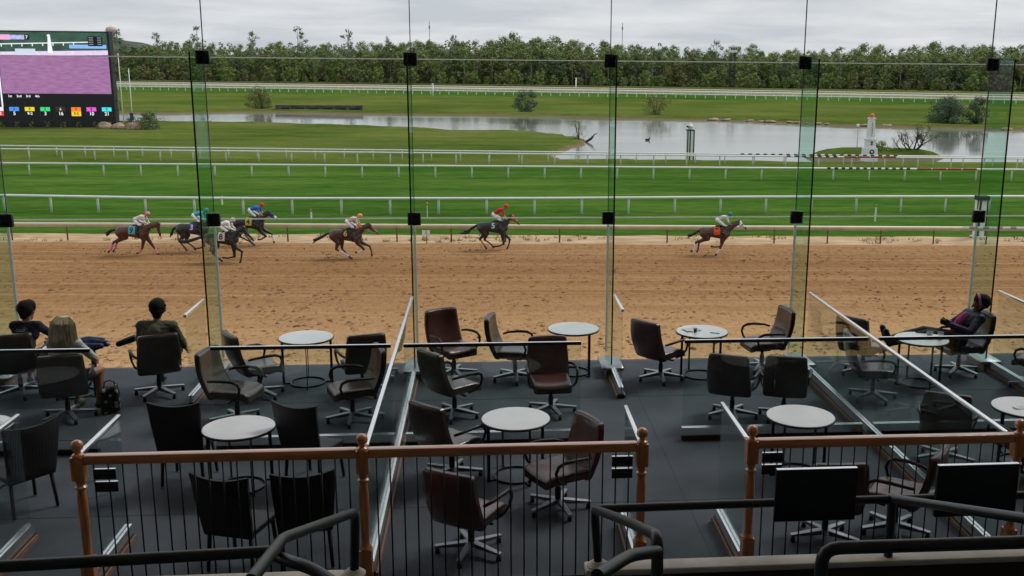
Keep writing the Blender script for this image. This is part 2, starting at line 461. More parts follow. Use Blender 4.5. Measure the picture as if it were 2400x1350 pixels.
# capsule bodies welded into one continuous skin by a voxel remesh
TMPS = bpy.data.scenes.new('workbench_scratch')
def evaluated_mesh(ob):
    TMPS.collection.objects.link(ob)
    vl = TMPS.view_layers[0]; vl.update()
    me = bpy.data.meshes.new_from_object(ob.evaluated_get(vl.depsgraph))
    TMPS.collection.objects.unlink(ob)
    return me
def capsule(p0, r0, p1, r1, n=12, rings=4):
    p0, p1 = np.array(p0, float), np.array(p1, float)
    d = p1 - p0; L = np.linalg.norm(d)
    ax = d / L if L > 1e-6 else np.array([0, 0, 1.0])
    h = np.array([0, 0, 1.0]) if abs(ax[2]) < 0.9 else np.array([1.0, 0, 0])
    x = np.cross(h, ax); x /= np.linalg.norm(x); y = np.cross(ax, x)
    prof = [(p0, r0, -math.pi / 2 + math.pi / 2 * i / rings) for i in range(rings + 1)] + [(p1, r1, math.pi / 2 * i / rings) for i in range(rings + 1)]
    v = []
    for (c, r, a) in prof[1:-1]:
        rr, off = r * math.cos(a), r * math.sin(a)
        for k in range(n):
            t = 2 * math.pi * k / n
            v.append(c + ax * off + (x * math.cos(t) + y * math.sin(t)) * rr)
    m = len(prof) - 2
    v.append(p0 - ax * r0); v.append(p1 + ax * r1)
    f = []
    for i in range(m - 1):
        for k in range(n):
            a = i * n + k; b_ = i * n + (k + 1) % n
            f.append([a, b_, b_ + n, a + n])
    for k in range(n):
        f.append([m * n, (k + 1) % n, k])
        f.append([m * n + 1, (m - 1) * n + k, (m - 1) * n + (k + 1) % n])
    return v, f

def blob(name, caps, voxel, mat, parent=None, smooth=2, label=None, wrinkle=0.0, wf=9.0):
    mb = MB()
    for c in caps:
        if len(c) == 2: c = (c[0], c[1], (c[0][0], c[0][1], c[0][2] + 1e-3), c[1])
        mb.add(*capsule(*c))
    tmp = bpy.data.objects.new('tmp', mb.me('tmp', None))
    md = tmp.modifiers.new('r', 'REMESH'); md.mode = 'VOXEL'; md.voxel_size = voxel; md.adaptivity = 0.0
    if smooth:
        sm = tmp.modifiers.new('s', 'SMOOTH'); sm.iterations = smooth; sm.factor = 0.5
    me = evaluated_mesh(tmp)
    me.name = name
    old = tmp.data
    bpy.data.objects.remove(tmp); bpy.data.meshes.remove(old)
    if wrinkle:
        nv = len(me.vertices); co = np.empty(nv * 3); no = np.empty(nv * 3)
        me.vertices.foreach_get('co', co); me.vertex_normals.foreach_get('vector', no)
        co = co.reshape(-1, 3); no = no.reshape(-1, 3); k = wf * 4.2
        x, y, z = co[:, 0] * k, co[:, 1] * k, co[:, 2] * k
        w = np.abs(np.sin(z * 1.1 + 1.7 * np.sin(x * .6 + y * .4)) * np.cos(x * .5 - y * .7 + np.sin(z * .5))) + .5 * np.sin(x * 1.9 + z * 2.3 + np.cos(y * 1.7))
        me.vertices.foreach_set('co', (co + no * (wrinkle * (w - .45))[:, None]).ravel()); me.update()
    me.materials.clear(); me.materials.append(mat)
    me.polygons.foreach_set('use_smooth', [True] * len(me.polygons))
    return link(name, me, parent, False, label)

_TXT = {}
def text_geo(s, size):
    if s not in _TXT:
        cu = bpy.data.curves.new('txt', 'FONT'); cu.body = s; cu.align_x = 'CENTER'; cu.align_y = 'CENTER'; cu.size = 1.0
        cu.offset = 0.02
        ob = bpy.data.objects.new('txt', cu)
        me = evaluated_mesh(ob)
        v = np.array([tuple(x.co) for x in me.vertices]); f = [list(p.vertices) for p in me.polygons]
        bpy.data.objects.remove(ob); bpy.data.curves.remove(cu); bpy.data.meshes.remove(me)
        _TXT[s] = (v, f)
    v, f = _TXT[s]
    return v * size, f
# ================================================================== SETTING
def sstep(a, b, x):
    t = np.clip((x - a) / (b - a), 0, 1)
    return t * t * (3 - 2 * t)

POND = np.array([(-125, 199), (-64, 201), (-48, 207), (-34, 204.5), (-21, 202), (-8, 200), (5, 199), (15, 195), (24, 190), (35, 187), (46, 183),
                 (56, 176), (66, 168), (78, 162), (92, 156), (112, 147), (140, 134), (150, 95), (120, 93.5), (98, 94.5), (78, 94), (59, 94.6),
                 (40, 95.2), (33, 95.6), (22, 97), (14, 98.4), (8.6, 98.6), (7.4, 104), (8.4, 111), (12.0, 119), (15.2, 127), (14.5, 133), (11.5, 139),
                 (4.1, 143), (-5, 145), (-11, 151), (-16.5, 155), (-28, 159), (-38.7, 163), (-54, 164.5), (-75, 168), (-125, 176)], float)
ISLE = np.array([(36.5, 104), (39.7, 108), (44, 111), (50, 110), (55, 107), (56, 102.5), (50, 100.5), (43, 100), (38.5, 101)], float)

def signed(P, poly):
    d = np.full(len(P), 1e9); inside = np.zeros(len(P), bool)
    for i in range(len(poly)):
        a, b_ = poly[i], poly[(i + 1) % len(poly)]
        ab = b_ - a
        t = np.clip(((P - a) @ ab) / (ab @ ab), 0, 1)
        d = np.minimum(d, np.linalg.norm(P - (a + t[:, None] * ab), axis=1))
        cond = (a[1] > P[:, 1]) != (b_[1] > P[:, 1])
        with np.errstate(divide='ignore', invalid='ignore'):
            xi = a[0] + (P[:, 1] - a[1]) * ab[0] / (ab[1] if ab[1] != 0 else 1e-9)
        inside ^= cond & (P[:, 0] < xi)
    return np.where(inside, d, -d)

def grid_mesh(name, xs, ys, zf, mat, smooth=True):
    X, Y = np.meshgrid(xs, ys)
    P = np.stack([X.ravel(), Y.ravel()], 1)
    Z = zf(P)
    nx, ny = len(xs), len(ys)
    i = np.arange(nx - 1)[None, :] + nx * np.arange(ny - 1)[:, None]
    f = np.stack([i, i + 1, i + 1 + nx, i + nx], -1).reshape(-1, 4)
    return mesh(name, np.column_stack([P, Z]), f.tolist(), mat, smooth)

rs = np.random.RandomState(7)
def wob(P, s, a):
    return np.array([noise.noise(Vector((p[0] * s, p[1] * s, 0.3))) for p in P]) * a

def ground_z(P):
    z = np.full(len(P), G - 0.012)
    near = (P[:, 1] > 88) & (P[:, 1] < 225) & (abs(P[:, 0]) < 170)
    Q = P[near]
    w = wob(Q, 0.22, 1.3) + wob(Q, 0.06, 1.5) * (Q[:, 1] > 110)
    sd = signed(Q, POND) + w * sstep(96, 103, Q[:, 1]) + w * 0.25
    isl = signed(Q, ISLE) + w * 0.5
    zz = -1.5 * sstep(-0.8, 2.2, sd)
    zz = np.maximum(zz, -1.5 + 2.1 * sstep(-1.6, 3.0, isl))
    bank = np.exp(-((sd + 2.2) / 1.4) ** 2) * 0.28 * (Q[:, 1] > 140)
    z[near] += zz + bank + wob(Q, 0.09, 0.12)
    z += 8.5 * sstep(4, 80, P[:, 1] - (462 - 0.20 * P[:, 0] - 0.0002 * P[:, 0] * abs(P[:, 0]))) * (P[:, 1] < 2000)
    return z

xs = np.concatenate([[-4000, -2000, -1000, -600, -450, -350, -280, -220, -170], np.arange(-130, 152, 1.4), [175, 230, 290, 350, 450, 600, 1000, 2000, 4000]])
ys = np.concatenate([[-200, -60, 0, 40, 70, 84], np.arange(88, 224, 1.2), [232, 245, 265, 300, 360, 400], np.arange(412, 620, 12), [660, 900, 1500, 2500, 5000]])
tag(link('ground', grid_mesh('ground', xs, ys, ground_z, MAT['field'])), kind='structure')

wm = MB(); wm.add([(-170, 90, G - 0.42), (170, 90, G - 0.42), (170, 225, G - 0.42), (-170, 225, G - 0.42)], [(0, 1, 2, 3)])
tag(wm.build('pond_water', MAT['water']), kind='structure')

def strip(name, lo, hi, z, mat, x0=-140, x1=140, dx=4.0, dy=4.0, jag=None):
    """a sheet between two lines y = a + b x (given as (a, b)) laid on the ground"""
    X = np.arange(x0, x1 + dx, dx)
    ny = max(2, int((hi[0] - lo[0]) / dy) + 1)
    V = []
    for j in range(ny):
        t = j / (ny - 1)
        for x in X:
            ya, yb = lo[0] + lo[1] * x, hi[0] + hi[1] * x
            y = ya + (yb - ya) * t
            if jag and j in (0, ny - 1): y += jag * noise.noise(Vector((x * 0.6, j * 3.1, 1.7)))
            V.append((x, y, z + (0.02 * noise.noise(Vector((x * .3, y * .3, 0))) if 0 < j < ny - 1 else 0)))
    nx = len(X)
    F = [[j * nx + i, j * nx + i + 1, (j + 1) * nx + i + 1, (j + 1) * nx + i] for j in range(ny - 1) for i in range(nx - 1)]
    return tag(link(name, mesh(name, V, F, mat, True)), kind='structure')

strip('turf_course', (45.6, -0.058), (90.2, -0.085), G + 0.012, MAT['turf'])
strip('sand_strip', (42.4, -0.058), (46.2, -0.058), G + 0.034, MAT['sand'], dx=0.5, dy=1.2, jag=0.35)
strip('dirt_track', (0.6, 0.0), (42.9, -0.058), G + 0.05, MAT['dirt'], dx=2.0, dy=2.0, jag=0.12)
# back stretch seen across the pond: turf, pale dirt track
def poly_strip(name, lo, hi, z, mat):
    V = [(x, y, z) for x, y in lo] + [(x, y, z) for x, y in hi]
    k = len(lo)
    return tag(link(name, mesh(name, V, [[i, i + 1, k + i + 1, k + i] for i in range(k - 1)], mat)), kind='structure')
FX = [-420, -180, -90, -35, 10, 70, 130, 200, 420]
def fy(off): return [(x, 366 + off - 0.27 * x - 0.00055 * x * x * (1 if x > 0 else 0.25)) for x in FX]
poly_strip('far_turf', fy(-60), fy(12), G + 0.004, MAT['turf'])
poly_strip('far_dirt_track', fy(15), fy(48), G + 0.008, MAT['sand'])

# distant ridge
rx = np.linspace(-1500, 1500, 420)
V, F = [], []
for i, x in enumerate(rx):
    lift = min(1, max(0, (-330 - x) / 90))
    h = 15 + lift * 21 + 5 * noise.noise(Vector((x * .006, 2.2, 0))) + 2.2 * noise.noise(Vector((x * .05, 5, 0))) + 1.8 * noise.noise(Vector((x * .19, 8, 0)))
    V += [(x, 1150, G - 1), (x, 1190, G + h * .8), (x, 1230, G + h), (x, 1500, G - 1)]
for i in range(len(rx) - 1):
    for j in range(3): F.append([i * 4 + j, i * 4 + 4 + j, i * 4 + 5 + j, i * 4 + 1 + j])
tag(link('hills', mesh('hills', V, F, M('far_wooded_hill', (0.050, 0.075, 0.050), 0.9, 0, 0.5, 0.12, detail=8), True)), kind='structure')

# ---- the grandstand room round the deck (unseen walls and ceiling give the shade; raised and whitened to brighten it)
X0, BAY = -7.218, 3.05
def FXi(i): return X0 + BAY * i
XL, XR = FXi(-4), FXi(9)
tag(MB().box((XL, -9.02, -0.4), (XR, 0.06, 0.0)).build('deck_floor', MAT['carpet']), kind='structure')
seam = MB()
for y_ in (-1.86, -5.53): seam.box((XL, y_ - .004, 0.0005), (XR, y_ + .004, 0.0025))
for x_ in (2.2,): seam.box((x_ - .004, -9.0, 0.0005), (x_ + .004, 0.02, 0.0025))
tag(seam.build('carpet_seam', flat('worn_seam', (0.055, 0.064, 0.078), .9)), kind='structure')
tag(MB().box((XL, -0.3, G - 0.2), (XR, -0.002, -0.402)).build('building_wall', MAT['concrete']), kind='structure')
tag(MB().box((XL, -34, 16.92), (XR, 0.35, 17.3)).build('ceiling', MAT['room']), kind='structure')
tag(MB().box((XL, -34.3, -0.4), (XR, -34, 16.9)).build('wall_back', MAT['room']), kind='structure')
tag(MB().box((XL - 0.3, -34, -0.4), (XL - .002, 0.06, 16.9)).build('wall_left', MAT['room']), kind='structure')
tag(MB().box((XR + .002, -34, -0.4), (XR + 0.3, 0.06, 16.9)).build('wall_right', MAT['room']), kind='structure')
tm = MB()
for (y1, y0, z) in ((-9.16, -11.4, 0.5), (-11.402, -13.2, 1.2), (-13.202, -15.0, 2.0), (-15.002, -34, 3.05)):
    tm.box((XL, y0, -0.4), (XR, y1, z))
tag(tm.build('seating_tiers', MAT['carpet']), kind='structure')

# ---- ledge wall at the foot of the upper tier
for a, b_, lab in ((0.71, XR, 'low brown ledge wall with cream top right of the stair opening'), (XL, -1.07, 'low brown ledge wall with cream top left of the stair opening')):
    t = thing('ledge_wall', lab, 'wall', ((max(a, -8) + min(b_, 8)) / 2, -9.09, 0))
    MB().box((a, -9.14, 0.0), (b_, -9.04, 1.045)).build('wall_face', MAT['ledge_face'], t)
    cp = rbox((b_ - a, 0.16, 0.05), 0.012, 2, None, MAT['concrete'], 'cap', centre=((a + b_) / 2, -9.085, 1.071))
    link('cap', cp, t, True)

# ---- the glass front
fac = thing('glass_facade', 'tall clear glass front with green glass fins and black square clamps', 'glass wall', (0.4, 0, 0))
ZJ = (0.04, 2.372, 4.804, 7.236, 9.668, 12.1, 14.532, 16.9)
for i in range(-4, 9):
    for j in range(7):
        MB().box((FXi(i) + 0.006, -0.008, ZJ[j] + 0.0095), (FXi(i + 1) - 0.006, 0.008, ZJ[j + 1] - 0.0095)).build('pane', MAT['glass_clear'], fac)
for j in (1, 2, 3, 4, 5, 6):
    for i in range(-4, 9):
        MB().box((FXi(i) + 0.012, -0.012, ZJ[j] - 0.0075), (FXi(i + 1) - 0.012, 0.012, ZJ[j] + 0.0075)).build('horizontal_joint', MAT['joint'], fac)
sm_cl = rbox((0.2, 0.075, 0.2), 0.006, 1, None, MAT['black_plastic'], 'clamp')
sm_bolt = MB().tube([(0, 0, 0), (0, -0.012, 0)], 0.016, 8).me('bolt', MAT['black_metal'])
for i in range(-4, 10):
    x = FXi(i)
    MB().box((x - 0.005, -0.010, 0.04), (x + 0.005, 0.010, ZJ[1] - 0.11)).build('vertical_joint', MAT['joint'], fac)
    MB().box((x - 0.017, -0.032, 0.17), (x + 0.017, -0.0105, ZJ[1] - 0.105)).build('joint_strip', MAT['joint'], fac)
    MB().box((x - 0.006, -0.012, ZJ[1] + 0.11), (x + 0.006, 0.010, 16.9)).build('vertical_joint', MAT['joint_dark'], fac)
    fn = MB().box((x - 0.0095, -0.748, 0.165), (x + 0.0095, -0.034, 4.87)).build('fin', MAT['glass_fin'], fac)
    MB().box((x - 0.0108, -0.764, 0.165), (x + 0.0108, -0.749, 4.87)).build('fin_edge', MAT['edge'], fn)
    for z in ZJ[1:3]:
        c = link('clamp', sm_cl, fac); c.location = (x - 0.4, -0.062, z)
        for sx in (-.05, .05):
            for sz in (-.05, .05):
                q = link('bolt', sm_bolt, c); q.location = (sx, -0.0375, sz)
    sh = rbox((0.34, 0.66, 0.05), 0.006, 1, None, MAT['alu_dull'], 'fin_shoe', centre=(x, -0.62, 0.137))
    link('fin_shoe', sh, fac, True)
    MB().box((x - 0.10, -0.9, 0.0), (x + 0.10, -0.3, 0.112)).build('shoe_block', MAT['trim'], fac)

# ---- low glass partitions
HR = 1.327
def partition(p0, p1, label, trim=True):
    a, b_ = Vector((p0[0], p0[1], 0)), Vector((p1[0], p1[1], 0))
    d = (b_ - a); L = d.length; ang = math.atan2(d.y, d.x)
    t = thing('glass_partition', label, 'glass partition', a, ang, 'glass partitions dividing the seating boxes')
    w = lambda mb, nm, mt, par=t: link(nm, mb.me(nm, mt), par)
    npan = max(1, round(L / 1.5))
    for k in range(npan):
        x0, x1 = L * k / npan + 0.004, L * (k + 1) / npan - 0.004
        w(MB().box((x0, -0.006, 0.10), (x1, 0.006, HR - 0.032)), 'glass_pane', MAT['glass_part'])
    link('top_rail', rbox((L, 0.042, 0.042), 0.008, 2, None, MAT['alu'] if trim else MAT['black_metal'], 'top_rail', centre=(L / 2, 0, HR - 0.01)), t)  # black on cross rails paints in the dark shaded face of the metal
    if not trim: w(MB().box((0, -0.018, HR + 0.0115), (L, 0.018, HR + 0.0145)), 'lit_top_strip', MAT['alu'])  # bright strip stands in for the sky-lit top of the cross rail
    for s in (-1, 1):
        w(MB().box((0, s * 0.0205 - 0.0135, 0.065), (L, s * 0.0205 + 0.0135, 0.17)), 'base_channel', MAT['alu'])
    w(MB().box((0, -0.045, 0.0), (L, 0.045, 0.0645)), 'kerb', MAT['kerb'])
    if trim:
        for s in (-1, 1):
            w(MB().box((0, s * 0.057 - 0.011, 0.001), (L, s * 0.057 + 0.011, 0.05)), 'wood_trim', MAT['trim'])
    return t
for p0, p1, lab in (((-4.15, -0.98), (-4.15, -1.96), 'short glass partition at the fin beside the man in the green shirt'),
                    ((-1.118, -0.96), (-1.118, -7.08), 'long glass partition running from the third fin back to the middle wooden newel post'),
                    ((1.932, -0.95), (1.932, -1.94), 'short glass partition in front of the fin at the central aisle'),
                    ((4.982, -0.94), (4.982, -7.12), 'long glass partition running from the fifth fin back to the right wooden newel post'),
                    ((8.03, -0.96), (8.03, -3.3), 'glass partition at the right edge beyond the reclining woman'),
                    ((-3.64, -6.1), (-3.64, -7.12), 'short glass partition joining the leftmost wooden newel post'),
                    ((-4.63, -6.02), (-4.63, -7.3), 'short glass partition across the aisle from the leftmost newel post'),
                    ((1.41, -6.12), (1.41, -7.12), 'short glass partition on the left side of the central aisle opening'),
                    ((2.43, -6.08), (2.43, -7.12), 'short glass partition on the right side of the central aisle opening')):
    partition(p0, p1, lab)
for p0, p1, lab in (((-3.38, -3.65), (-1.195, -3.65), 'cross glass partition between the wicker chairs and the front left seats'),
                    ((-1.04, -3.65), (1.18, -3.65), 'cross glass partition behind the chair turned to the camera in the middle box'),
                    ((2.5, -3.65), (4.905, -3.65), 'cross glass partition right of the central aisle, behind the paired dark chairs'),
                    ((5.06, -3.65), (8.6, -3.65), 'cross glass partition in front of the right rear table, behind the reclining woman'),
                    ((-9.2, -3.65), (-4.8, -3.65), 'cross glass partition behind the three seated people at the left')):
    partition(p0, p1, lab, False)

# ---- wooden railings with iron balusters
def newel_mesh():
    m = MB()
    m.box((-.055, -.055, 0), (.055, .055, 0.36))
    m.lathe([(.055, .361), (.058, .37), (.045, .39), (.037, .42), (.041, .6), (.046, .8), (.044, .92), (.036, 1.0), (.034, 1.02)], n=16)
    m.lathe([(.034, 1.02), (.05, 1.03), (.052, 1.045), (.036, 1.06), (.04, 1.09), (.052, 1.115)], n=16)
    m.box((-.054, -.054, 1.116), (.054, .054, 1.335))
    return m.me('shaft', MAT['wood_post'], True, 40)
def finial_mesh():
    return MB().lathe([(.052, 1.336), (.05, 1.35), (.03, 1.365), (.026, 1.385), (.046, 1.40), (.054, 1.43), (.050, 1.455), (.034, 1.475), (.012, 1.484)], n=16).me('finial', MAT['wood_post'], True, 40)
NW, FN = newel_mesh(), finial_mesh()
BAL = MB().tube([(0, 0, 0.03), (0, 0, 1.262)], 0.0075, 6).me('baluster', MAT['black_metal'], True)
def wood_rail(label, newels, y):
    t = thing('wooden_railing', label, 'railing', (newels[0], y, 0))
    for x in newels:
        p = link('newel_post', NW, t); p.location = (x - newels[0], 0, 0)
        link('finial', FN, p)
    for a, b_ in zip(newels[:-1], newels[1:]):
        L = b_ - a - 0.108
        me = rbox((L, 0.09, 0.085), 0.009, 2, None, MAT['wood'], 'handrail', centre=(a - newels[0] + 0.054 + L / 2, 0, 1.305))
        link('handrail', me, t)
        k = int(round((b_ - a) / 0.1235))
        for i in range(1, k):
            q = link('baluster', BAL, t); q.location = (a - newels[0] + (b_ - a) * i / k, 0, 0)
        link('bottom_rail', MB().box((a - newels[0] + .06, -.02, .0), (b_ - newels[0] - .06, .02, .03)).me('bottom_rail', MAT['black_metal']), t)
    return t
wood_rail('turned oak railing with black balusters across the left and middle boxes', (-3.62, -1.14, 1.42), -7.2)
wood_rail('turned oak railing with black balusters behind the two black screens', (2.46, 5.07, 7.7), -7.2)

# small black plaques hung on the balusters
for (x, z, lab) in ((-3.40, 1.165, 'upper black plaque beside the leftmost newel post'), (-3.39, 1.045, 'lower black plaque beside the leftmost newel post'),
                    (1.235, 1.165, 'upper black plaque left of the central aisle newel'), (1.235, 1.045, 'lower black plaque left of the central aisle newel'),
                    (2.655, 1.165, 'upper black plaque right of the central aisle newel'), (2.655, 1.045, 'lower black plaque right of the central aisle newel')):
    t = thing('plaque', lab, 'sign', (x, -7.222, z - 0.045), 0, 'reserved-box plaques on the railings')
    link('plate', rbox((0.195, 0.008, 0.092), 0.002, 1, None, MAT['black_plastic'], 'plate', centre=(0, 0, 0.045)), t)
    link('top_edge', MB().box((-0.097, -0.004, 0.0915), (0.097, 0.02, 0.097)).me('top_edge', MAT['alu']), t)
    for (u0, u1, zz) in ((-0.085, -0.05, 0.077), (-0.085, 0.072, 0.055), (-0.085, 0.03, 0.025)):
        link('print_line', MB().box((u0, -0.0052, zz - 0.003), (u1, -0.0043, zz + 0.003)).me('print_line', flat('faded_print', (0.10, 0.10, 0.10))), t)

# ---- dark pipe rails of the upper tier
def pipe(label, paths, r=0.033, flange=None):
    p = paths[0][0]
    t = thing('pipe_rail', label, 'railing', p, 0)
    for k, pts in enumerate(paths):
        pp = [Vector(q) for q in pts]
        # round the corners
        out = [pp[0]]
        for a, b_, c in zip(pp[:-2], pp[1:-1], pp[2:]):
            da, dc = (a - b_), (c - b_)
            ra = min(0.09, da.length * .45); rc = min(0.09, dc.length * .45)
            s, e = b_ + da.normalized() * ra, b_ + dc.normalized() * rc
            for u in (0, .25, .5, .75, 1):
                out.append((s * (1 - u) ** 2 + b_ * 2 * u * (1 - u) + e * u * u))
        out.append(pp[-1])
        MB().tube(out, r, 14).build('pipe', MAT['pipe'], t, True, 60)
    for q in (flange or []):
        MB().lathe([(.085, 0), (.085, .012), (.06, .03), (.045, .045)], q, 16).build('flange', MAT['concrete'], t, True, 40)
    return t
pipe('dark pipe handrail left of the stair opening, bending up from its foot post',
     [[(-0.99, -9.09, 1.10), (-0.965, -9.09, 1.585), (-1.20, -10.44, 2.047), (-1.16, -11.42, 2.30)], [(-3.9, -10.9, 2.09), (-2.66, -10.718, 2.065), (-1.235, -10.50, 1.996)],
      [(-1.22, -10.62, 2.03), (-1.05, -10.86, 2.10), (-0.93, -10.95, 2.10), (-0.80, -11.1, 2.09)]], 0.034, [(-0.99, -9.09, 1.096)])
pipe('dark pipe handrail right of the stair opening with a corner post on the ledge',
     [[(0.81, -9.09, 1.10), (0.775, -9.09, 1.555), (0.868, -10.324, 2.02), (0.872, -11.23, 2.375), (0.86, -11.31, 2.10)], [(0.80, -9.085, 1.553), (2.2, -9.085, 1.562), (7.5, -9.085, 1.57)],
      [(0.86, -11.286, 2.317), (0.68, -11.55, 2.435), (0.48, -11.92, 2.53)]], 0.032, [(0.81, -9.09, 1.096)])
pipe('dark diagonal pipe handrail right of the black screens',
     [[(3.045, -9.09, 1.10), (3.045, -9.09, 1.60)], [(3.05, -9.13, 1.585), (3.265, -10.622, 2.106), (3.6, -12.2, 2.6)]], 0.034)
pipe('dark square-cornered pipe rail at the lower right corner',
     [[(1.672, -11.48, 1.9), (1.677, -11.447, 2.386), (2.737, -11.532, 2.427), (4.2, -11.6, 2.46)]], 0.034)

# two screens seen from behind
for x0, x1, lab in ((2.11, 2.727, 'black flat screen seen from behind, left of the diagonal pipe'), (3.343, 3.978, 'black flat screen seen from behind, near the right newel post')):
    t = thing('flat_screen', lab, 'screen', ((x0 + x1) / 2, -9.15, 1.44))
    link('case', rbox((x1 - x0, 0.035, 0.41), 0.006, 2, None, MAT['black_plastic'], 'case', centre=((x0 + x1) / 2, -9.16, 1.652)), t, True)
    MB().box((x0 + .004, -9.177, 1.8575), (x1 - .004, -9.144, 1.862)).build('top_edge', MAT['alu'], t)
    MB().box(((x0 + x1) / 2 - .06, -9.143, 1.50), ((x0 + x1) / 2 + .06, -9.12, 1.66)).build('bracket', MAT['black_metal'], t)
# ================================================================== FURNITURE
def spawn(proto, name, label, cat, loc, rz, group=None):
    t = thing(name, label, cat, (loc[0], loc[1], loc[2] if len(loc) > 2 else 0), rz, group)
    for nm, me, subs, off in proto:
        o = link(nm, me, t)
        if off: o.location = off[0]; o.rotation_euler = (0, 0, off[1])
        for snm, sme in subs:
            link(snm, sme, o)
    return t

def swivel_proto(mat):
    def wback(c):
        z = c.z / 0.62 + 0.5
        y = c.y * (1 - 0.13 * z ** 2 - 0.05 * (1 - z) ** 2)
        x = c.x - 0.17 * (z - 0.15) + 0.42 * y * y - 0.05 * math.sin(z * math.pi)
        zz = c.z - 0.10 * y * y * (1 if z > .6 else 0)
        return Vector((x, y, zz))
    back = rbox((0.085, 0.61, 0.62), 0.035, 3, wback, mat, 'backrest', cuts=5, centre=(-0.27, 0, 0.69))
    def wseat(c):
        t = c.x / 0.54 + 0.5
        return Vector((c.x, c.y * (1 - 0.06 * t), c.z - 0.05 * max(0, t - 0.7) ** 2 * 10 - 0.02 * math.cos(c.y * 5) * (c.z > 0) + 0.015))
    seat = rbox((0.54, 0.56, 0.125), 0.045, 3, wseat, mat, 'seat', cuts=5, centre=(0.02, 0, 0.435))
    def arm(s):
        pts = [(-0.24, s * .285, .64), (-0.16, s * .325, .66), (0.0, s * .345, .675), (0.13, s * .345, .672), (0.2, s * .34, .64), (0.225, s * .335, .57), (0.20, s * .325, .49), (0.13, s * .30, .42), (0.05, s * .25, .385)]
        m = MB().tube(pts, [.016, .019, .022, .022, .02, .018, .017, .016, .015], 8)
        return m.me('armrest', MAT['black_plastic'], True)
    col = MB().lathe([(.034, .09), (.034, .25), (.026, .251), (.026, .36)], n=14).me('gas_column', MAT['black_metal'], True, 40)
    mech = MB().box((-.11, -.09, .33), (.12, .09, .365)).box((.0, -.24, .335), (.03, -.09, .35)).me('tilt_mechanism', MAT['black_metal'])
    leg = MB().add([(0.03, -.035, .125), (0.03, .035, .125), (.36, .024, .085), (.36, -.024, .085), (0.03, -.02, .065), (0.03, .02, .065), (.36, .016, .06), (.36, -.016, .06)],
                   [(0, 3, 2, 1), (4, 5, 6, 7), (0, 1, 5, 4), (1, 2, 6, 5), (2, 3, 7, 6), (3, 0, 4, 7)]).me('leg', MAT['alu_dull'])
    cast = MB().lathe([(.024, .0), (.027, .012), (.022, .045), (.01, .06)], (.335, 0, 0), 10).me('glide', MAT['black_plastic'], True, 40)
    P = [('seat', seat, [], None), ('backrest', back, [], None), ('armrest', arm(1), [], None), ('armrest', arm(-1), [], None),
         ('gas_column', col, [], None), ('tilt_mechanism', mech, [], None)]
    return P, leg, cast
SW = {k: swivel_proto(MAT['leather_' + k]) for k in ('maroon', 'taupe')}
def swivel(k, label, x, y, face, base=None, group='swivel armchairs in the seating boxes'):
    P, leg, cast = SW[k]
    base = R(face * 2.7 + 17) if base is None else R(base)
    pr = P + [('leg', leg, [('glide', cast)], ((0, 0, 0), base - R(face) + 2 * math.pi * i / 5)) for i in range(5)]
    return spawn(pr, 'swivel_chair', label, 'chair', (x, y), R(face), group)

CH = [('taupe', -7.2, -2.0, 100, 'brown swivel chair cut by the left edge of the photo'),
      ('taupe', -6.75, -1.21, 105, 'dark swivel chair holding the boy in the navy shirt'),
      ('taupe', -5.67, -2.32, 107, 'dark swivel chair holding the woman with light hair'),
      ('taupe', -4.76, -1.35, 113, 'black-backed swivel chair holding the man in the green shirt'),
      ('taupe', -3.30, -1.50, 32, 'dark swivel chair half hidden behind the pale front chair, left of the far left table'),
      ('taupe', -3.36, -2.62, -14, 'pale-lit taupe swivel chair facing right in the front left box'),
      ('maroon', -1.83, -2.64, 200, 'swivel chair facing left beside the long glass partition'),
      ('taupe', -1.83, -1.48, 108, 'black-backed swivel chair right of the far left table, facing the track'),
      ('maroon', -0.52, -0.69, -58, 'maroon swivel chair standing tallest against the dirt by the third fin'),
      ('taupe', 0.42, -0.92, -12, 'taupe swivel chair facing the far middle table'),
      ('taupe', -0.46, -2.55, 38, 'dark-backed swivel chair just right of the long partition'),
      ('maroon', 0.87, -2.49, -86, 'maroon swivel chair turned to face the camera'),
      ('taupe', -0.43, -4.68, 47, 'dark-backed swivel chair left of the middle rear table'),
      ('maroon', 0.75, -5.66, 207, 'maroon swivel chair facing left at the middle rear table'),
      ('maroon', -0.18, -6.62, 60, 'maroon swivel chair close behind the wooden railing in the middle'),
      ('maroon', 2.66, -1.05, 40, 'maroon-backed swivel chair left of the table with papers'),
      ('maroon', 4.36, -0.65, 188, 'swivel chair facing left at the table with papers'),
      ('taupe', 3.36, -2.82, 66, 'left one of two dark-backed chairs right of the central aisle'),
      ('taupe', 4.06, -2.92, 74, 'right one of two dark-backed chairs right of the central aisle'),
      ('taupe', 5.90, -0.97, 38, 'dark swivel chair on which the reclining woman rests her feet'),
      ('taupe', 5.61, -2.17, -8, 'pale-lit swivel chair seen through the right glass partition'),
      ('taupe', 7.45, -1.01, 184, 'dark swivel chair in which the woman reclines'),
      ('taupe', 5.60, -4.60, 62, 'dark swivel chair behind the cross partition at the right'),
      ('maroon', 8.25, -1.85, 135, 'maroon swivel chair cut by the right edge near the front'),
      ('maroon', 3.43, -6.60, 88, 'maroon swivel chair behind the left black screen'),
      ('maroon', 4.22, -6.48, 142, 'maroon swivel chair between the two black screens'),
      ('taupe', 6.30, -5.15, 100, 'dark swivel chair at the right edge beyond the right newel post')]
for k, x, y, a, lab in CH: swivel(k, lab, x, y, a)

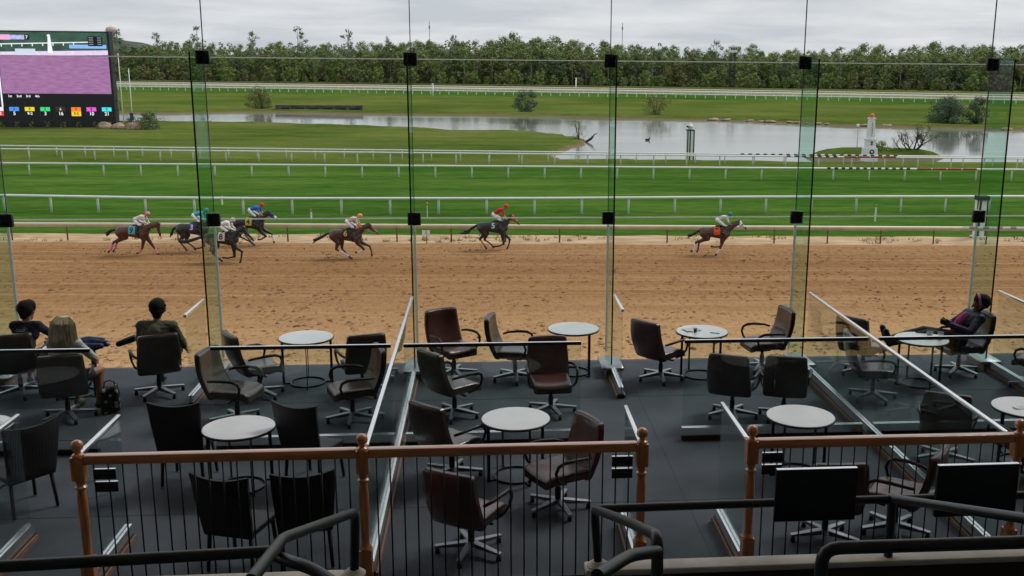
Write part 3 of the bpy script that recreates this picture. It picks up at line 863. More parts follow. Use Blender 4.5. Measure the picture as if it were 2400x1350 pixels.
# round tables
top = MB().lathe([(.398, .690), (.405, .694), (.405, .712), (.40, .716)], n=48).me('edge_band', MAT['black_plastic'], True, 40)
lam = MB().lathe([(.395, .7165), (.3975, .7185), (.395, .721), (.001, .7212)], n=48).me('tabletop', MAT['laminate'], True, 30)
leg = MB().box((.335, -.006, .0), (.372, .006, .69)).box((.262, -.006, .0), (.334, .006, .022)).me('leg', MAT['black_metal'])
rg = MB(); N = 40
rg.v = []; 
for k in range(N):
    a = 2 * math.pi * k / N
    for r_, z in ((.262, .0), (.262, .026), (.247, .026), (.247, .0)): rg.v.append((r_ * math.cos(a), r_ * math.sin(a), z + .001))
for k in range(N):
    for j in range(4):
        a = k * 4 + j; b_ = k * 4 + (j + 1) % 4; c = ((k + 1) % N) * 4 + (j + 1) % 4; d = ((k + 1) % N) * 4 + j
        rg.f.append([a, b_, c, d])
ring = rg.me('ring_base', MAT['black_metal'], True, 40)
TB = [(-2.71, -0.92, 8, 'bare round table in the front left box'), (0.32, -4.72, 25, 'round table nearest the middle of the photo, behind the railing'),
      (1.34, -0.62, 40, 'bare round table by the central fin'), (3.68, -4.84, 12, 'round table behind the plaques right of the aisle'),
      (-2.81, -4.82, 33, 'round table among the black wicker chairs'), (3.32, -0.90, 20, 'round table with papers and a small black cup on it'),
      (6.58, -1.52, 5, 'round table in front of the reclining woman'), (6.54, -4.70, 15, 'round table at the right edge with a folded paper'),
      (-5.76, -4.62, 15, 'round table cut by the left edge of the photo'), (-5.95, -1.25, 62, 'round table with a blue jacket between the seated people')]
for x, y, a, lab in TB:
    spawn([('tabletop', lam, [('edge_band', top)], None), ('ring_base', ring, [], None)] + [('leg', leg, [], ((0, 0, 0), R(90 * i))) for i in range(4)],
          'round_table', lab, 'table', (x, y), R(a), 'round tables in the seating boxes')

# black wicker chairs
def wwb(c):
    z = c.z / 0.62 + .5
    y = c.y * (0.84 + 0.16 * z)
    return Vector((c.x - 0.14 * z + 0.35 * y * y * z, y, c.z + 0.05 * (abs(y) / .31) ** 2 * (z > .8)))
wb_ = rbox((0.045, 0.60, 0.62), 0.015, 2, wwb, MAT['wicker'], 'backrest', cuts=5, centre=(-0.20, 0, 0.70))
ws_ = rbox((0.46, 0.50, 0.07), 0.02, 2, None, MAT['wicker'], 'seat', cuts=3, centre=(0.03, 0, 0.435))
def wleg(sx, sy): return MB().tube([(sx * .20 + .02, sy * .215, .40), (sx * .235 + .02, sy * .235, 0.012)], [.022, .018], 8).me('leg', MAT['wicker'], True)
wfoot = lambda sx, sy: MB().lathe([(.02, 0), (.02, .012)], (sx * .236 + .02, sy * .236, 0), 10).me('foot_cap', MAT['alu_dull'])
WL = [(wleg(a, b_), wfoot(a, b_)) for a in (-1, 1) for b_ in (-1, 1)]
for x, y, a, lab in ((-4.77, -5.46, 140, 'black wicker chair at the left edge, turned away to the left'), (-3.48, -4.89, 86, 'black wicker chair left of the wicker group table'),
                     (-2.15, -5.0, 64, 'black wicker chair right of the wicker group table'), (-2.47, -7.02, 72, 'black wicker chair just behind the railing, nearer the left newel'),
                     (-1.72, -6.98, 100, 'black wicker chair just behind the railing, beside the middle newel')):
    ca, sa = math.cos(R(a)), math.sin(R(a))
    ox, oy = x + 0.30 * ca, y + 0.30 * sa
    spawn([('seat', ws_, [], None), ('backrest', wb_, [], None)] + [('leg', g_, [('foot_cap', f_)], None) for g_, f_ in WL],
          'wicker_chair', lab, 'chair', (ox, oy), R(a), 'black wicker chairs behind the left railing')

# small things on the tables
def paper(x, y, w, d, rz, lab):
    o = link('paper_sheet', rbox((w, d, 0.003), 0, 1, lambda c: Vector((c.x, c.y, c.z + .012 * math.sin(c.x * 14) ** 2)), MAT['paper'], 'paper_sheet', cuts=4))
    o.location = (x, y, 0.7245); o.rotation_euler = (0, 0, rz)
    tag(o, lab, 'paper')
paper(3.17, -0.83, .26, .2, .3, 'crumpled white papers on the table right of the aisle')
paper(6.43, -4.74, .14, .09, .2, 'small folded white paper on the right edge table')
paper(-5.55, -4.60, .2, .1, .9, 'white paper slip on the left edge table')
def cup(x, y, h, r, mt, lab, z=.7215):
    t = thing('cup', lab, 'cup', (x, y, z))
    link('body', MB().lathe([(r * .75, 0), (r, h * .95), (r * 1.05, h), (r * .9, h), (r * .68, .006)], n=16).me('body', mt, True, 40), t)
    link('lid', MB().lathe([(r * 1.08, h * 1.003), (r * 1.08, h * 1.06), (r * .7, h * 1.1)], n=16).me('lid', MAT['black_plastic'], True, 40), t)
cup(3.20, -0.97, .055, .028, MAT['black_plastic'], 'small black cup beside the papers on the table')
cup(6.84, -1.60, .11, .042, MAT['paper'], 'white paper cup with black lid on the reclining woman\'s table')
cup(6.76, -1.40, .07, .05, MAT['alu_dull'], 'low grey cup beside the white paper cup')
pn = MB().tube([(0, 0, 0), (.15, 0, 0)], .005, 6).build('pen', MAT['black_plastic']); pn.location = (3.42, -1.02, .727); pn.rotation_euler = (0, 0, -.4)
tag(pn, 'dark pen lying on the table with papers', 'pen')

# spotted bag on the floor
m = bpy.data.materials.new('black_with_white_spots'); m.use_nodes = True
n, l, b = nodes(m)
t = n.new('ShaderNodeTexCoord'); vo = n.new('ShaderNodeTexVoronoi'); vo.inputs['Scale'].default_value = 13; vo.inputs['Randomness'].default_value = .5
l.new(t.outputs['Object'], vo.inputs['Vector'])
l.new(ramp(n, l, vo.outputs['Distance'], [(0.36, (0.42, 0.41, 0.38)), (0.42, (0.012, 0.012, 0.014))]), b.inputs['Base Color']); b.inputs['Roughness'].default_value = .6
t = thing('spotted_bag', 'black bag with white spots on the floor left of the man', 'bag', (-5.19, -2.08, 0), .25)
link('body', rbox((.24, .22, .36), .035, 3, lambda c: Vector((c.x * (1 - .12 * (c.z > .1)), c.y, c.z + .02 * math.sin(c.x * 20))), m, 'body', cuts=4, centre=(0, 0, .185)), t)
link('handle', MB().tube([(-.07, 0, .36), (-.06, 0, .43), (0, 0, .45), (.06, 0, .43), (.07, 0, .36)], .009, 6).me('handle', MAT['black_plastic'], True), t)

# ================================================================== PEOPLE
SKIN = flat('light_skin', (0.42, 0.23, 0.16), .5, .08)
SKIN_D = flat('brown_skin', (0.075, 0.038, 0.024), .5, .1)
def grow(caps, d): return [((c[0], c[1] + d) if len(c) == 2 else (c[0], c[1] + d, c[2], c[3] + d)) for c in caps]
def V3(*a): return np.array(a, float)
def hand(wr, tip, side, r=.038):
    """palm with five bent fingers; side = unit vector towards the thumb"""
    wr, tip, side = V3(*wr), V3(*tip), V3(*side)
    d = tip - wr; d /= np.linalg.norm(d); side = side - d * (side @ d); side /= np.linalg.norm(side); dn = np.cross(d, side)
    if dn[2] > 0: dn = -dn
    caps = [(tuple(wr), r * .75, tuple(wr + d * .04), r * .8)]
    kn = wr + d * .085
    for k, (o, ln) in enumerate(((.030, .062), (.011, .072), (-.009, .067), (-.028, .052))):
        a = kn + side * o
        caps.append((tuple(wr + d * .02 + side * o * .6), .016, tuple(a), .0125))
        c = a + d * ln * .55 + dn * .006; e = a + d * ln * .85 + dn * .03
        caps += [(tuple(a), .011, tuple(c), .0095), (tuple(c), .0095, tuple(e), .0085)]
    th0 = wr + d * .025 + side * .03; th1 = th0 + d * .03 + side * .025 + dn * .01; th2 = th1 + d * .03 + side * .006 + dn * .012
    return caps + [(tuple(th0), .016, tuple(th1), .0125), (tuple(th1), .0125, tuple(th2), .010)]

def head_caps(hc, fwd, up, s=1.0):
    hc, f, u = V3(*hc), V3(*fwd), V3(*up)
    f /= np.linalg.norm(f); u = u - f * (u @ f); u /= np.linalg.norm(u); sd = np.cross(u, f)
    q = lambda a, b_, c: tuple(hc + (f * a + sd * b_ + u * c) * s)
    return [(q(-.015, 0, .03), .088 * s, q(.02, 0, .025), .083 * s), (q(.025, 0, -.03), .066 * s, q(.045, 0, -.075), .043 * s),
            (q(.06, 0, -.085), .026 * s, q(.062, 0, -.09), .024 * s), (q(.095, 0, .0), .010 * s, q(.113, 0, -.028), .014 * s),
            (q(.088, .022, -.062), .012 * s, q(.088, -.022, -.062), .012 * s), (q(.07, .04, .018), .02 * s, q(.07, -.04, .018), .02 * s),
            (q(-.005, .088, .01), .020 * s, q(.0, .086, -.02), .014 * s), (q(-.005, -.088, .01), .020 * s, q(.0, -.086, -.02), .014 * s)], q

def person(name, label, loc, rz, J, look, skin=SKIN, voxel=.0095, thick=1.0, cat='person', group=None, s_head=1.14):
    """J: joints.  Returns (root, groups of capsules) so that clothes can follow the body"""
    t = thing(name, label, cat, loc, rz, group)
    k = thick
    G_ = {}
    G_['torso'] = [(J['pelvis'], .125 * k, J['waist'], .118 * k), (J['waist'], .118 * k, J['chest'], .135 * k)]
    pl, cl = V3(*J['pelvis']), V3(*J['chest'])
    shm = (V3(*J['shL']) + V3(*J['shR'])) / 2
    G_['torso'] += [(J['shL'], .066 * k, J['shR'], .066 * k), (tuple(shm * .5 + cl * .5 + (V3(*J['shL']) - shm) * .55), .09 * k, tuple(shm * .5 + cl * .5 + (V3(*J['shR']) - shm) * .55), .09 * k),
                    (tuple(cl + (V3(*J['shL']) - shm) * .42), .105 * k, tuple(cl + (V3(*J['shR']) - shm) * .42), .105 * k),
                    (tuple(V3(*J['waist']) + (V3(*J['shL']) - shm) * .3), .10 * k, tuple(V3(*J['waist']) + (V3(*J['shR']) - shm) * .3), .10 * k)]
    G_['hips'] = [(J['hipL'], .105 * k, J['hipR'], .105 * k), (J['pelvis'], .13 * k, J['pelvis'], .13 * k)]
    G_['neck'] = [(tuple(shm), .06, J['head'], .052)]
    for s in 'LR':
        G_['uarm' + s] = [(J['sh' + s], .056 * k, J['el' + s], .043 * k)]
        G_['farm' + s] = [(J['el' + s], .042 * k, J['ha' + s], .028 * k)]
        G_['thigh' + s] = [(J['hip' + s], .092 * k, J['kn' + s], .062 * k)]
        G_['calf' + s] = [(J['kn' + s], .060 * k, tuple(V3(*J['kn' + s]) * .6 + V3(*J['an' + s]) * .4), .056 * k), (tuple(V3(*J['kn' + s]) * .6 + V3(*J['an' + s]) * .4), .056 * k, J['an' + s], .037 * k)]
        G_['foot' + s] = [(J['an' + s], .04, tuple(V3(*J['an' + s]) * .75 + V3(*J['to' + s]) * .25 ), .040), (tuple(V3(*J['an' + s]) * .8 + V3(*J['to' + s]) * .2), .042, J['to' + s], .034)]
        d = V3(*J['ha' + s]) - V3(*J['el' + s]); d /= np.linalg.norm(d)
        fd = V3(*J['fd' + s]) if 'fd' + s in J else d
        G_['hand' + s] = hand(J['ha' + s], tuple(V3(*J['ha' + s]) + fd * .1), (0, 0, 1) if abs(fd[2]) < .8 else (1, 0, 0))
    hc, q = head_caps(J['head'], look[0], look[1], s_head)
    G_['head'] = hc
    blob('body', sum(G_.values(), []), voxel, skin, t, 2)
    return t, G_, q

def shoe(t, g, col, voxel=.009, name='shoe'):
    for s in 'LR': blob(name, grow(g['foot' + s], .012), voxel, col, t, 1)

def tufts(t, q, mat, n_, r0, r1, zlo, seed, length=.03, name='hair_strands'):
    rng = np.random.RandomState(seed); V_, F_ = [], []
    for k in range(n_):
        a = rng.uniform(-2.4, 2.4); e = rng.uniform(zlo, 1.45)
        u = np.array([-math.cos(a) * math.cos(e), math.sin(a) * math.cos(e), math.sin(e)])
        b0 = np.array([-.01, 0, .055]) + u * r0; tip = b0 + u * length * rng.uniform(.3, 1) * .6 + np.array([-.3, rng.uniform(-.5, .5), -.7]) * length * rng.uniform(.4, 1.2)
        sd = np.cross(u, rng.normal(size=3)); sd /= np.linalg.norm(sd)
        n0 = len(V_); V_ += [q(*(b0 + sd * r1)), q(*(b0 - sd * r1)), q(*tip)]; F_.append([n0, n0 + 1, n0 + 2])
    link(name, mesh(name, V_, F_, mat), t)
# 1 boy in a navy shirt, leaning forward
J = dict(pelvis=(-.02, 0, .58), waist=(.02, 0, .72), chest=(.10, 0, .86), shL=(.13, .17, .98), shR=(.13, -.17, .98), head=(.20, 0, 1.17),
         elL=(.33, .24, .80), haL=(.52, .16, .66), elR=(.31, -.27, .80), haR=(.50, -.12, .66), hipL=(-.02, .10, .56), hipR=(-.02, -.10, .56),
         knL=(.42, .16, .54), knR=(.42, -.14, .54), anL=(.38, .14, .09), anR=(.36, -.12, .09), toL=(.55, .16, .045), toR=(.53, -.14, .045))
t, g, q = person('person', 'boy in navy T-shirt leaning forward in a chair at the left edge', (-6.66, -1.18, 0), R(88), J, ((1, -.25, -.1), (0, 0, 1)), thick=.93)
blob('shirt', grow(g['torso'] + g['uarmL'] + g['uarmR'], .012), .011, flat('navy_cotton', (0.010, 0.012, 0.035), .8, .2), t, 2, None, .003)
blob('shorts', grow(g['hips'] + g['thighL'] + g['thighR'], .012), .011, flat('charcoal_cotton', (0.03, 0.032, 0.04), .8), t, 2, None, .003)
shoe(t, g, flat('blue_trainer', (0.02, 0.06, 0.18), .6))
blob('hair', [(q(-.03, 0, .06), .114, q(.03, 0, .075), .10), (q(-.055, 0, .0), .08, q(-.06, 0, -.04), .06), (q(-.03, .06, .03), .055, q(-.04, .055, -.01), .04), (q(-.03, -.06, .03), .055, q(-.04, -.055, -.01), .04),
               (q(.05, .03, .09), .045, q(.07, -.02, .085), .04)], .010, flat('dark_brown_hair', (0.018, 0.011, 0.008), .95, .4, 40, .5, 120), t, 1)
tufts(t, q, MAT['c_dark_brown_hair'], 700, .098, .006, -.3, 1, .045)
v_, f_ = text_geo('CALIF', .052)
me = mesh('shirt_print', [(-.05 - abs(p[0]) * .0 + .055, -p[0], p[1]) for p in v_], f_, flat('white_print', (.55, .55, .57), .7))
pr = link('shirt_print', me, t); pr.location = (-.057, 0, .955); pr.rotation_euler = (0, R(24), 0)

# 2 woman with light shoulder length hair
J = dict(pelvis=(-.05, 0, .58), waist=(-.07, 0, .74), chest=(-.06, 0, .92), shL=(-.03, .17, 1.04), shR=(-.03, -.17, 1.04), head=(.02, 0, 1.23),
         elL=(.14, .27, .80), haL=(.34, .18, .70), elR=(.16, -.28, .80), haR=(.36, -.2, .70), hipL=(-.04, .10, .55), hipR=(-.04, -.10, .55),
         knL=(.40, .10, .53), knR=(.36, -.26, .56), anL=(.36, .10, .09), anR=(.22, -.26, .10), toL=(.53, .12, .045), toR=(.38, -.3, .045))
t, g, q = person('person', 'woman with light shoulder-length hair and grey top seen from behind', (-5.64, -2.26, 0), R(84), J, ((1, -.15, -.05), (0, 0, 1)), thick=.95)
blob('shirt', grow(g['torso'] + g['uarmL'] + g['uarmR'], .013), .011, flat('heather_grey_cotton', (0.62, 0.62, 0.62), .85, .08, 25), t, 2, None, .003)
blob('shorts', grow(g['hips'] + g['thighL'] + [(g['thighR'][0][0], g['thighR'][0][1], tuple(V3(*g['thighR'][0][0]) * .45 + V3(*g['thighR'][0][2]) * .55), .075)], .012), .011, flat('charcoal_cotton', (0.03, 0.032, 0.04)), t, 2, None, .003)
shoe(t, g, flat('tan_sandal', (0.16, 0.13, 0.05), .6))
hp = [(q(-.02, 0, .05), .122, q(.02, 0, .06), .112)]
rr = random.Random(3)
for k in range(26):
    a = -2.3 + 4.6 * k / 25 + rr.uniform(-.08, .08)
    cx_, cy_ = -math.cos(a * .62) * .098, math.sin(a * .62) * .122
    ln = rr.uniform(-.23, -.17)
    hp.append((q(cx_, cy_, .05), .038, q(cx_ * 1.15 - .012, cy_ * 1.12, ln * .55), .034)); hp.append((q(cx_ * 1.15 - .012, cy_ * 1.12, ln * .55), .034, q(cx_ * 1.1 - .02, cy_ * 1.18 + rr.uniform(-.02, .02), ln), .011))
blob('hair', hp, .0085, M('light_ash_hair', (0.78, 0.66, 0.48), .5, 0, .4, 9, .6, 90, stretch=(6, 6, .6)), t, 1)

hs = MB()
for k in range(240):
    a = rr.uniform(-2.3, 2.3); r_ = rr.uniform(.9, 1.12)
    cx_, cy_ = -math.cos(a * .62) * .125 * r_, math.sin(a * .62) * .15 * r_
    ln = rr.uniform(-.30, -.16); w_ = rr.uniform(-.03, .03)
    hs.tube([q(cx_ * .5, cy_ * .5, .15), q(cx_ * .95, cy_ * .95, .08), q(cx_ * 1.08, cy_ * 1.08 + w_ * .4, ln * .45), q(cx_ * 1.1 - .01, cy_ * 1.15 + w_, ln)], [.004, .005, .005, .0015], 3, False)
link('hair_strands', hs.me('hair_strands', bpy.data.materials['light_ash_hair']), t)

# 3 man in a green shirt, ankle crossed over the knee
J = dict(pelvis=(-.04, 0, .58), waist=(-.08, 0, .74), chest=(-.10, 0, .93), shL=(-.08, .215, 1.03), shR=(-.08, -.215, 1.03), head=(.0, 0, 1.25),
         elL=(.05, .30, .74), haL=(.28, .20, .66), elR=(-.02, -.335, .74), haR=(.22, -.30, .60), hipL=(-.03, .11, .55), hipR=(-.03, -.11, .55),
         knL=(.42, .20, .54), knR=(.42, .02, .74), anL=(.44, .19, .09), anR=(.50, .54, .70), toL=(.61, .21, .045), toR=(.53, .80, .60))
t, g, q = person('person', 'man in dark green T-shirt seen from behind, ankle crossed over his knee', (-4.72, -1.28, 0), R(88), J, ((1, .1, 0), (0, 0, 1)), thick=1.08)
blob('shirt', grow(g['torso'] + g['uarmL'] + g['uarmR'], .014), .012, flat('dark_olive_cotton', (0.130, 0.140, 0.105), .85, .18, 9, .3, 14), t, 2, None, .003)
blob('trousers', grow(g['hips'] + g['thighL'] + g['thighR'] + g['calfL'] + g['calfR'][:1], .013), .012, flat('slate_blue_denim', (0.05, 0.062, 0.10), .8), t, 2, None, .003)
blob('sock', grow([(g['calfR'][1][0], .046, g['calfR'][1][2], .04)], .010), .010, flat('grey_sock', (0.36, 0.37, 0.40), .9), t, 1)
shoe(t, g, flat('black_trainer', (0.012, 0.012, 0.013), .45))
blob('hair', [(q(-.03, 0, .055), .112, q(.02, 0, .065), .104), (q(-.05, 0, .0), .094, q(-.05, 0, -.05), .068), (q(-.02, .05, .03), .055, q(-.025, .05, -.01), .045), (q(-.02, -.05, .03), .055, q(-.025, -.05, -.01), .045)],
     .010, flat('black_hair', (0.010, 0.008, 0.007), .95, .4, 40, .5, 120), t, 1)

tufts(t, q, MAT['c_black_hair'], 600, .095, .006, -.35, 2, .03)

# 4 woman reclining at the right, feet up
J = dict(pelvis=(.06, 0, .58), waist=(-.03, 0, .69), chest=(-.12, 0, .83), shL=(-.19, .18, .93), shR=(-.19, -.18, .93), head=(-.29, 0, 1.10),
         elL=(.02, .29, .74), haL=(.24, .09, .82), elR=(.04, -.27, .74), haR=(.26, -.05, .83), hipL=(.07, .10, .57), hipR=(.07, -.10, .57),
         knL=(.62, .12, .70), knR=(.58, -.10, .69), anL=(1.24, .09, .56), anR=(1.20, -.08, .57), toL=(1.32, .11, .76), toR=(1.28, -.10, .77))
t, g, q = person('person', 'reclining woman in navy jacket, pink shirt and dark hat with pink band', (7.45, -1.01, 0), R(184), J, ((1, -.35, .05), (-.25, 0, 1)), SKIN_D)
jk = flat('navy_jacket', (0.008, 0.016, 0.045), .6, .3, 8, .5, 14)
blob('jacket', grow(g['torso'] + g['uarmL'] + g['uarmR'] + g['farmL'] + g['farmR'], .02), .012, jk, t, 2, None, .003)
blob('shirt', [((.10, 0, .735), .085, (.02, -.02, .83), .09), ((.02, -.02, .83), .09, (-.06, -.02, .915), .08)], .010, flat('pink_cotton', (0.55, 0.06, 0.30), .8, .15), t, 2)
blob('trousers', grow(g['hips'] + g['thighL'] + g['thighR'] + g['calfL'] + g['calfR'], .016), .012, flat('dark_trousers', (0.016, 0.016, 0.022), .8), t, 2, None, .003)
shoe(t, g, flat('black_trainer', (0.012, 0.012, 0.013), .45))
for s in 'LR': blob('glove', grow(g['hand' + s], .004), .007, flat('black_glove', (0.018, 0.016, 0.015), .6), t, 1)
blob('hat', [(q(-.03, 0, .065), .116, q(.01, 0, .075), .106), (q(-.06, 0, .03), .085, q(-.10, 0, .05), .05)], .010, flat('dark_plum_knit', (0.022, 0.010, 0.018), .9, .3, 30, .6, 90), t, 1)
bd = MB()
for k in range(32):
    a0 = 2 * math.pi * k / 32
    for z_ in (-.018, .018): bd.v.append(q(.035 + z_ + .02 * math.cos(a0), .107 * math.sin(a0), .05 + .115 * math.cos(a0)))
for k in range(32):
    a = 2 * k; c = 2 * ((k + 1) % 32); bd.f.append([a, c, c + 1, a + 1])
me = bd.me('hat_band', flat('pink_band', (0.60, 0.28, 0.42), .8, .1), True)
link('hat_band', me, t)
blob('eye', [(q(.083, .032, .012), .011)], .004, flat('dark_eye', (.01, .008, .008), .2), t, 0); blob('eye', [(q(.083, -.032, .012), .011)], .004, flat('dark_eye', (.01, .008, .008), .2), t, 0)

# jacket heaped on the left table
t = thing('heaped_jacket', 'blue jacket with white trim heaped on the table beside the light-haired woman', 'jacket', (-5.66, -1.32, .722), .2)
blob('cloth', [((-.22, 0, .05), .05, (.0, .02, .06), .07), ((.0, .02, .06), .07, (.2, -.03, .045), .05), ((-.1, -.08, .04), .045, (.14, -.12, .035), .04), ((-.2, .06, .09), .03, (.05, .07, .11), .03)], .012, flat('royal_blue_nylon', (0.018, 0.032, 0.11), .5, .3, 6, .5, 20), t, 2)
blob('lining', [((-.27, .03, .10), .025, (-.05, .06, .135), .022), ((-.05, .06, .135), .022, (.16, .04, .105), .02), ((.22, -.07, .06), .022, (.25, -.10, .05), .02)], .009, flat('white_lining', (0.5, 0.52, 0.58), .7), t, 2)
# ================================================================== HORSES AND JOCKEYS
POSE = {
 'A': dict(hn=[(-.35, .95), (-.98, .75), (-1.08, .33), (-1.22, .26)], hf=[(-.30, .95), (-.80, .68), (-.82, .32), (-.87, .2)],
           fn=[(.50, .88), (.36, .43), (.22, .17), (.15, .06)], ff=[(.56, .86), (.44, .46), (.12, .43), (-.05, .46)]),
 'B': dict(hn=[(-.45, .95), (-.95, .72), (-1.12, .34), (-1.24, .20)], hf=[(-.40, .95), (-.86, .70), (-1.0, .34), (-1.1, .2)],
           fn=[(.66, .86), (.54, .38), (.38, .2), (.28, .14)], ff=[(.80, .84), (1.08, .38), (1.2, .13), (1.27, .04)]),
 'C': dict(hn=[(-.2, .86), (-.42, .5), (-.15, .25), (0, .12)], hf=[(-.25, .88), (-.55, .55), (-.32, .3), (-.2, .2)],
           fn=[(.76, .84), (1.10, .60), (1.02, .2), (.97, .05)], ff=[(.6, .8), (.62, .28), (.27, .2), (.06, .22)]),
 'D': dict(hn=[(-.33, .9), (-.46, .52), (.08, .24), (.32, .05)], hf=[(-.2, .9), (-.2, .52), (.06, .22), (.2, .07)],
           fn=[(.72, .84), (1.02, .54), (.74, .36), (.61, .36)], ff=[(.85, .86), (1.28, .66), (1.38, .3), (1.38, .17)]),
 'E': dict(hn=[(-.4, .9), (-.67, .62), (-.46, .34), (-.32, .12)], hf=[(-.28, .9), (-.42, .54), (-.07, .31), (.07, .12)],
           fn=[(.62, .82), (.68, .34), (.39, .22), (.19, .2)], ff=[(.72, .84), (1.02, .56), (.95, .25), (.88, .09)])}
TRK = math.atan2(-0.0605, 1)

def horse(label, loc, pose, coat, poll, muzzle, tail, cloth, num, numcol, sock=None, sockcol=None, hood=None, hoodcol=None, nose=None):
    t = thing('horse', label, 'horse', (loc[0], loc[1], G + 0.05), TRK, 'racehorses galloping on the dirt track')
    p = POSE[pose]
    caps = [((-.52, .05, 1.29), .285, (-.08, 0, 1.28), .285), ((-.52, -.05, 1.29), .285, (-.08, 0, 1.28), .285), ((-.08, 0, 1.28), .285, (.42, 0, 1.23), .325),
            ((.42, 0, 1.23), .325, (.66, 0, 1.22), .265), ((.22, 0, 1.50), .07, (.60, 0, 1.53), .10), ((-.66, 0, 1.34), .20, (-.3, 0, 1.44), .13)]
    nb = (.66, 1.36); pm = (poll[0] * .5 + nb[0] * .5 - .02, poll[1] * .5 + nb[1] * .5 + .05)
    caps += [((nb[0], 0, nb[1]), .235, (pm[0], 0, pm[1]), .165), ((pm[0], 0, pm[1]), .165, (poll[0], 0, poll[1]), .105)]
    dx, dz = muzzle[0] - poll[0], muzzle[1] - poll[1]; L = math.hypot(dx, dz); ux, uz = dx / L, dz / L
    px, pz = uz, -ux                                   # towards the throat
    if px > 0 and pz > 0: px, pz = -px, -pz
    at = lambda a, b_: (poll[0] + ux * a * L + px * b_, poll[1] + uz * a * L + pz * b_)
    j0, j1, m0, m1 = at(.22, .055), at(.5, .04), at(.85, .0), at(1.0, .005)
    head = [((poll[0], 0, poll[1]), .095, (j0[0], 0, j0[1]), .105), ((j0[0], 0, j0[1]), .105, (j1[0], 0, j1[1]), .085), ((j1[0], 0, j1[1]), .08, (m0[0], 0, m0[1]), .06), ((m0[0], 0, m0[1]), .06, (m1[0], 0, m1[1]), .055)]
    ears = [((poll[0] - ux * .03, s * .055, poll[1] + .07), .032, (poll[0] - ux * .03 + .02, s * .065, poll[1] + .19), .012) for s in (-1, 1)]
    caps += head + ears
    legs = {}
    for key, s, hind in (('hn', -1, True), ('hf', 1, True), ('fn', -1, False), ('ff', 1, False)):
        a, b_, c, d = [(x, s * .13, z) for x, z in p[key]]
        rt = (-.58, s * .13, 1.22) if hind else (.60, s * .13, 1.12)
        r_ = (.235, .145, .066, .043, .050) if hind else (.20, .125, .062, .043, .050)
        seg = [(rt, r_[0], a, r_[1]), (a, r_[1], b_, r_[2]), (b_, r_[2] * .85, c, r_[3]), (c, r_[3] * 1.08, d, r_[4])]
        mid = tuple(np.array(a) * .55 + np.array(b_) * .45)
        seg[1:2] = [(a, r_[1], mid, r_[1] * .72), (mid, r_[1] * .72, b_, r_[2])]
        legs[key] = (b_, c, d); caps += seg
    blob('body', caps, .026, coat, t, 2)
    # tail and mane
    tp = [(-.80, 0, 1.40)] + [(x, 0, z) for x, z in tail]
    tc_ = []
    rr = random.Random(len(label))
    for k in range(9):
        o = [(rr.uniform(-.05, .05) * i, rr.uniform(-.05, .05) * i, rr.uniform(-.05, .05) * i) for i in range(len(tp))]
        q_ = [tuple(np.array(a) + np.array(b_)) for a, b_ in zip(tp, o)]
        for i in range(len(q_) - 1): tc_.append((q_[i], .055 - .012 * i, q_[i + 1], .043 - .014 * i if i < 2 else .012))
    dark = flat('black_horse_hair', (0.012, 0.011, 0.011), .5, .3)
    blob('tail', tc_, .022, dark, t, 1)
    blob('mane', [((pm[0] + (poll[0] - pm[0]) * u - .06 - .03 * (1 - u), 0, pm[1] + (poll[1] - pm[1]) * u + .14 - .05 * u), .035, (pm[0] + (poll[0] - pm[0]) * (u - .3) - .10, .03, pm[1] + (poll[1] - pm[1]) * (u - .3) + .08), .03) for u in (0, .25, .5, .75, 1)], .02, dark, t, 1)
    # number cloth wrapped over the back, saddle, girth
    def wrap(u, v, rr_): # u along the horse, v height along the flank measured down from the spine
        a = v / .30
        return (u, -(.292 + rr_) * math.sin(a), 1.275 + (.300 + rr_) * math.cos(a))
    V_, F_ = [], []
    nu, nv = 6, 16
    for j in range(nv + 1):
        v = -.56 + 1.12 * j / nv
        for i in range(nu + 1): V_.append(wrap(-.06 + .36 * i / nu + .02 * (i / nu) * 0, v, .018 + .012 * i / nu))
    for j in range(nv):
        for i in range(nu): a = j * (nu + 1) + i; F_.append([a, a + 1, a + nu + 2, a + nu + 1])
    link('number_cloth', mesh('number_cloth', V_, F_, cloth, True), t)
    tv, tf = text_geo(num, .40)
    link('number', mesh('number', [wrap(.10 + p_[0], .36 - p_[1], .036) for p_ in tv], tf, numcol), t)
    blob('saddle', [((.12, 0, 1.60), .07, (.42, 0, 1.62), .07), ((.3, -.15, 1.52), .06, (.36, -.29, 1.36), .045), ((.3, .15, 1.52), .06, (.36, .29, 1.36), .045)], .022, flat('black_saddle', (.012, .011, .011), .4), t, 2)
    gb = MB(); 
    for k in range(24):
        a = 2 * math.pi * k / 24
        for dx_ in (-.035, .035): gb.v.append((.44 + dx_, .338 * math.sin(a), 1.23 + .338 * math.cos(a)))
    for k in range(24):
        a = 2 * k; c = 2 * ((k + 1) % 24); gb.f.append([a, c, c + 1, a + 1])
    link('girth', gb.me('girth', flat('girth_strap', (.02, .02, .022)), True), t)
    # bridle and rein
    br = MB()
    for aa, rr_ in ((.32, .108), (.74, .075)):
        c = at(aa, .02)
        pts = [(c[0] + px * rr_ * math.cos(k * math.pi / 8), rr_ * .95 * math.sin(k * math.pi / 8), c[1] + pz * rr_ * math.cos(k * math.pi / 8)) for k in range(17)]
        br.tube(pts, .011, 5)
    c0, c1 = at(.32, .02), at(.82, .02)
    for s in (-1, 1): br.tube([(c0[0], s * .10, c0[1]), (c1[0], s * .068, c1[1])], .010, 5)
    link('bridle', br.me('bridle', hoodcol if (hoodcol and not hood) else flat('bridle_leather', (.03, .018, .012)), True), t)
    rn = MB()
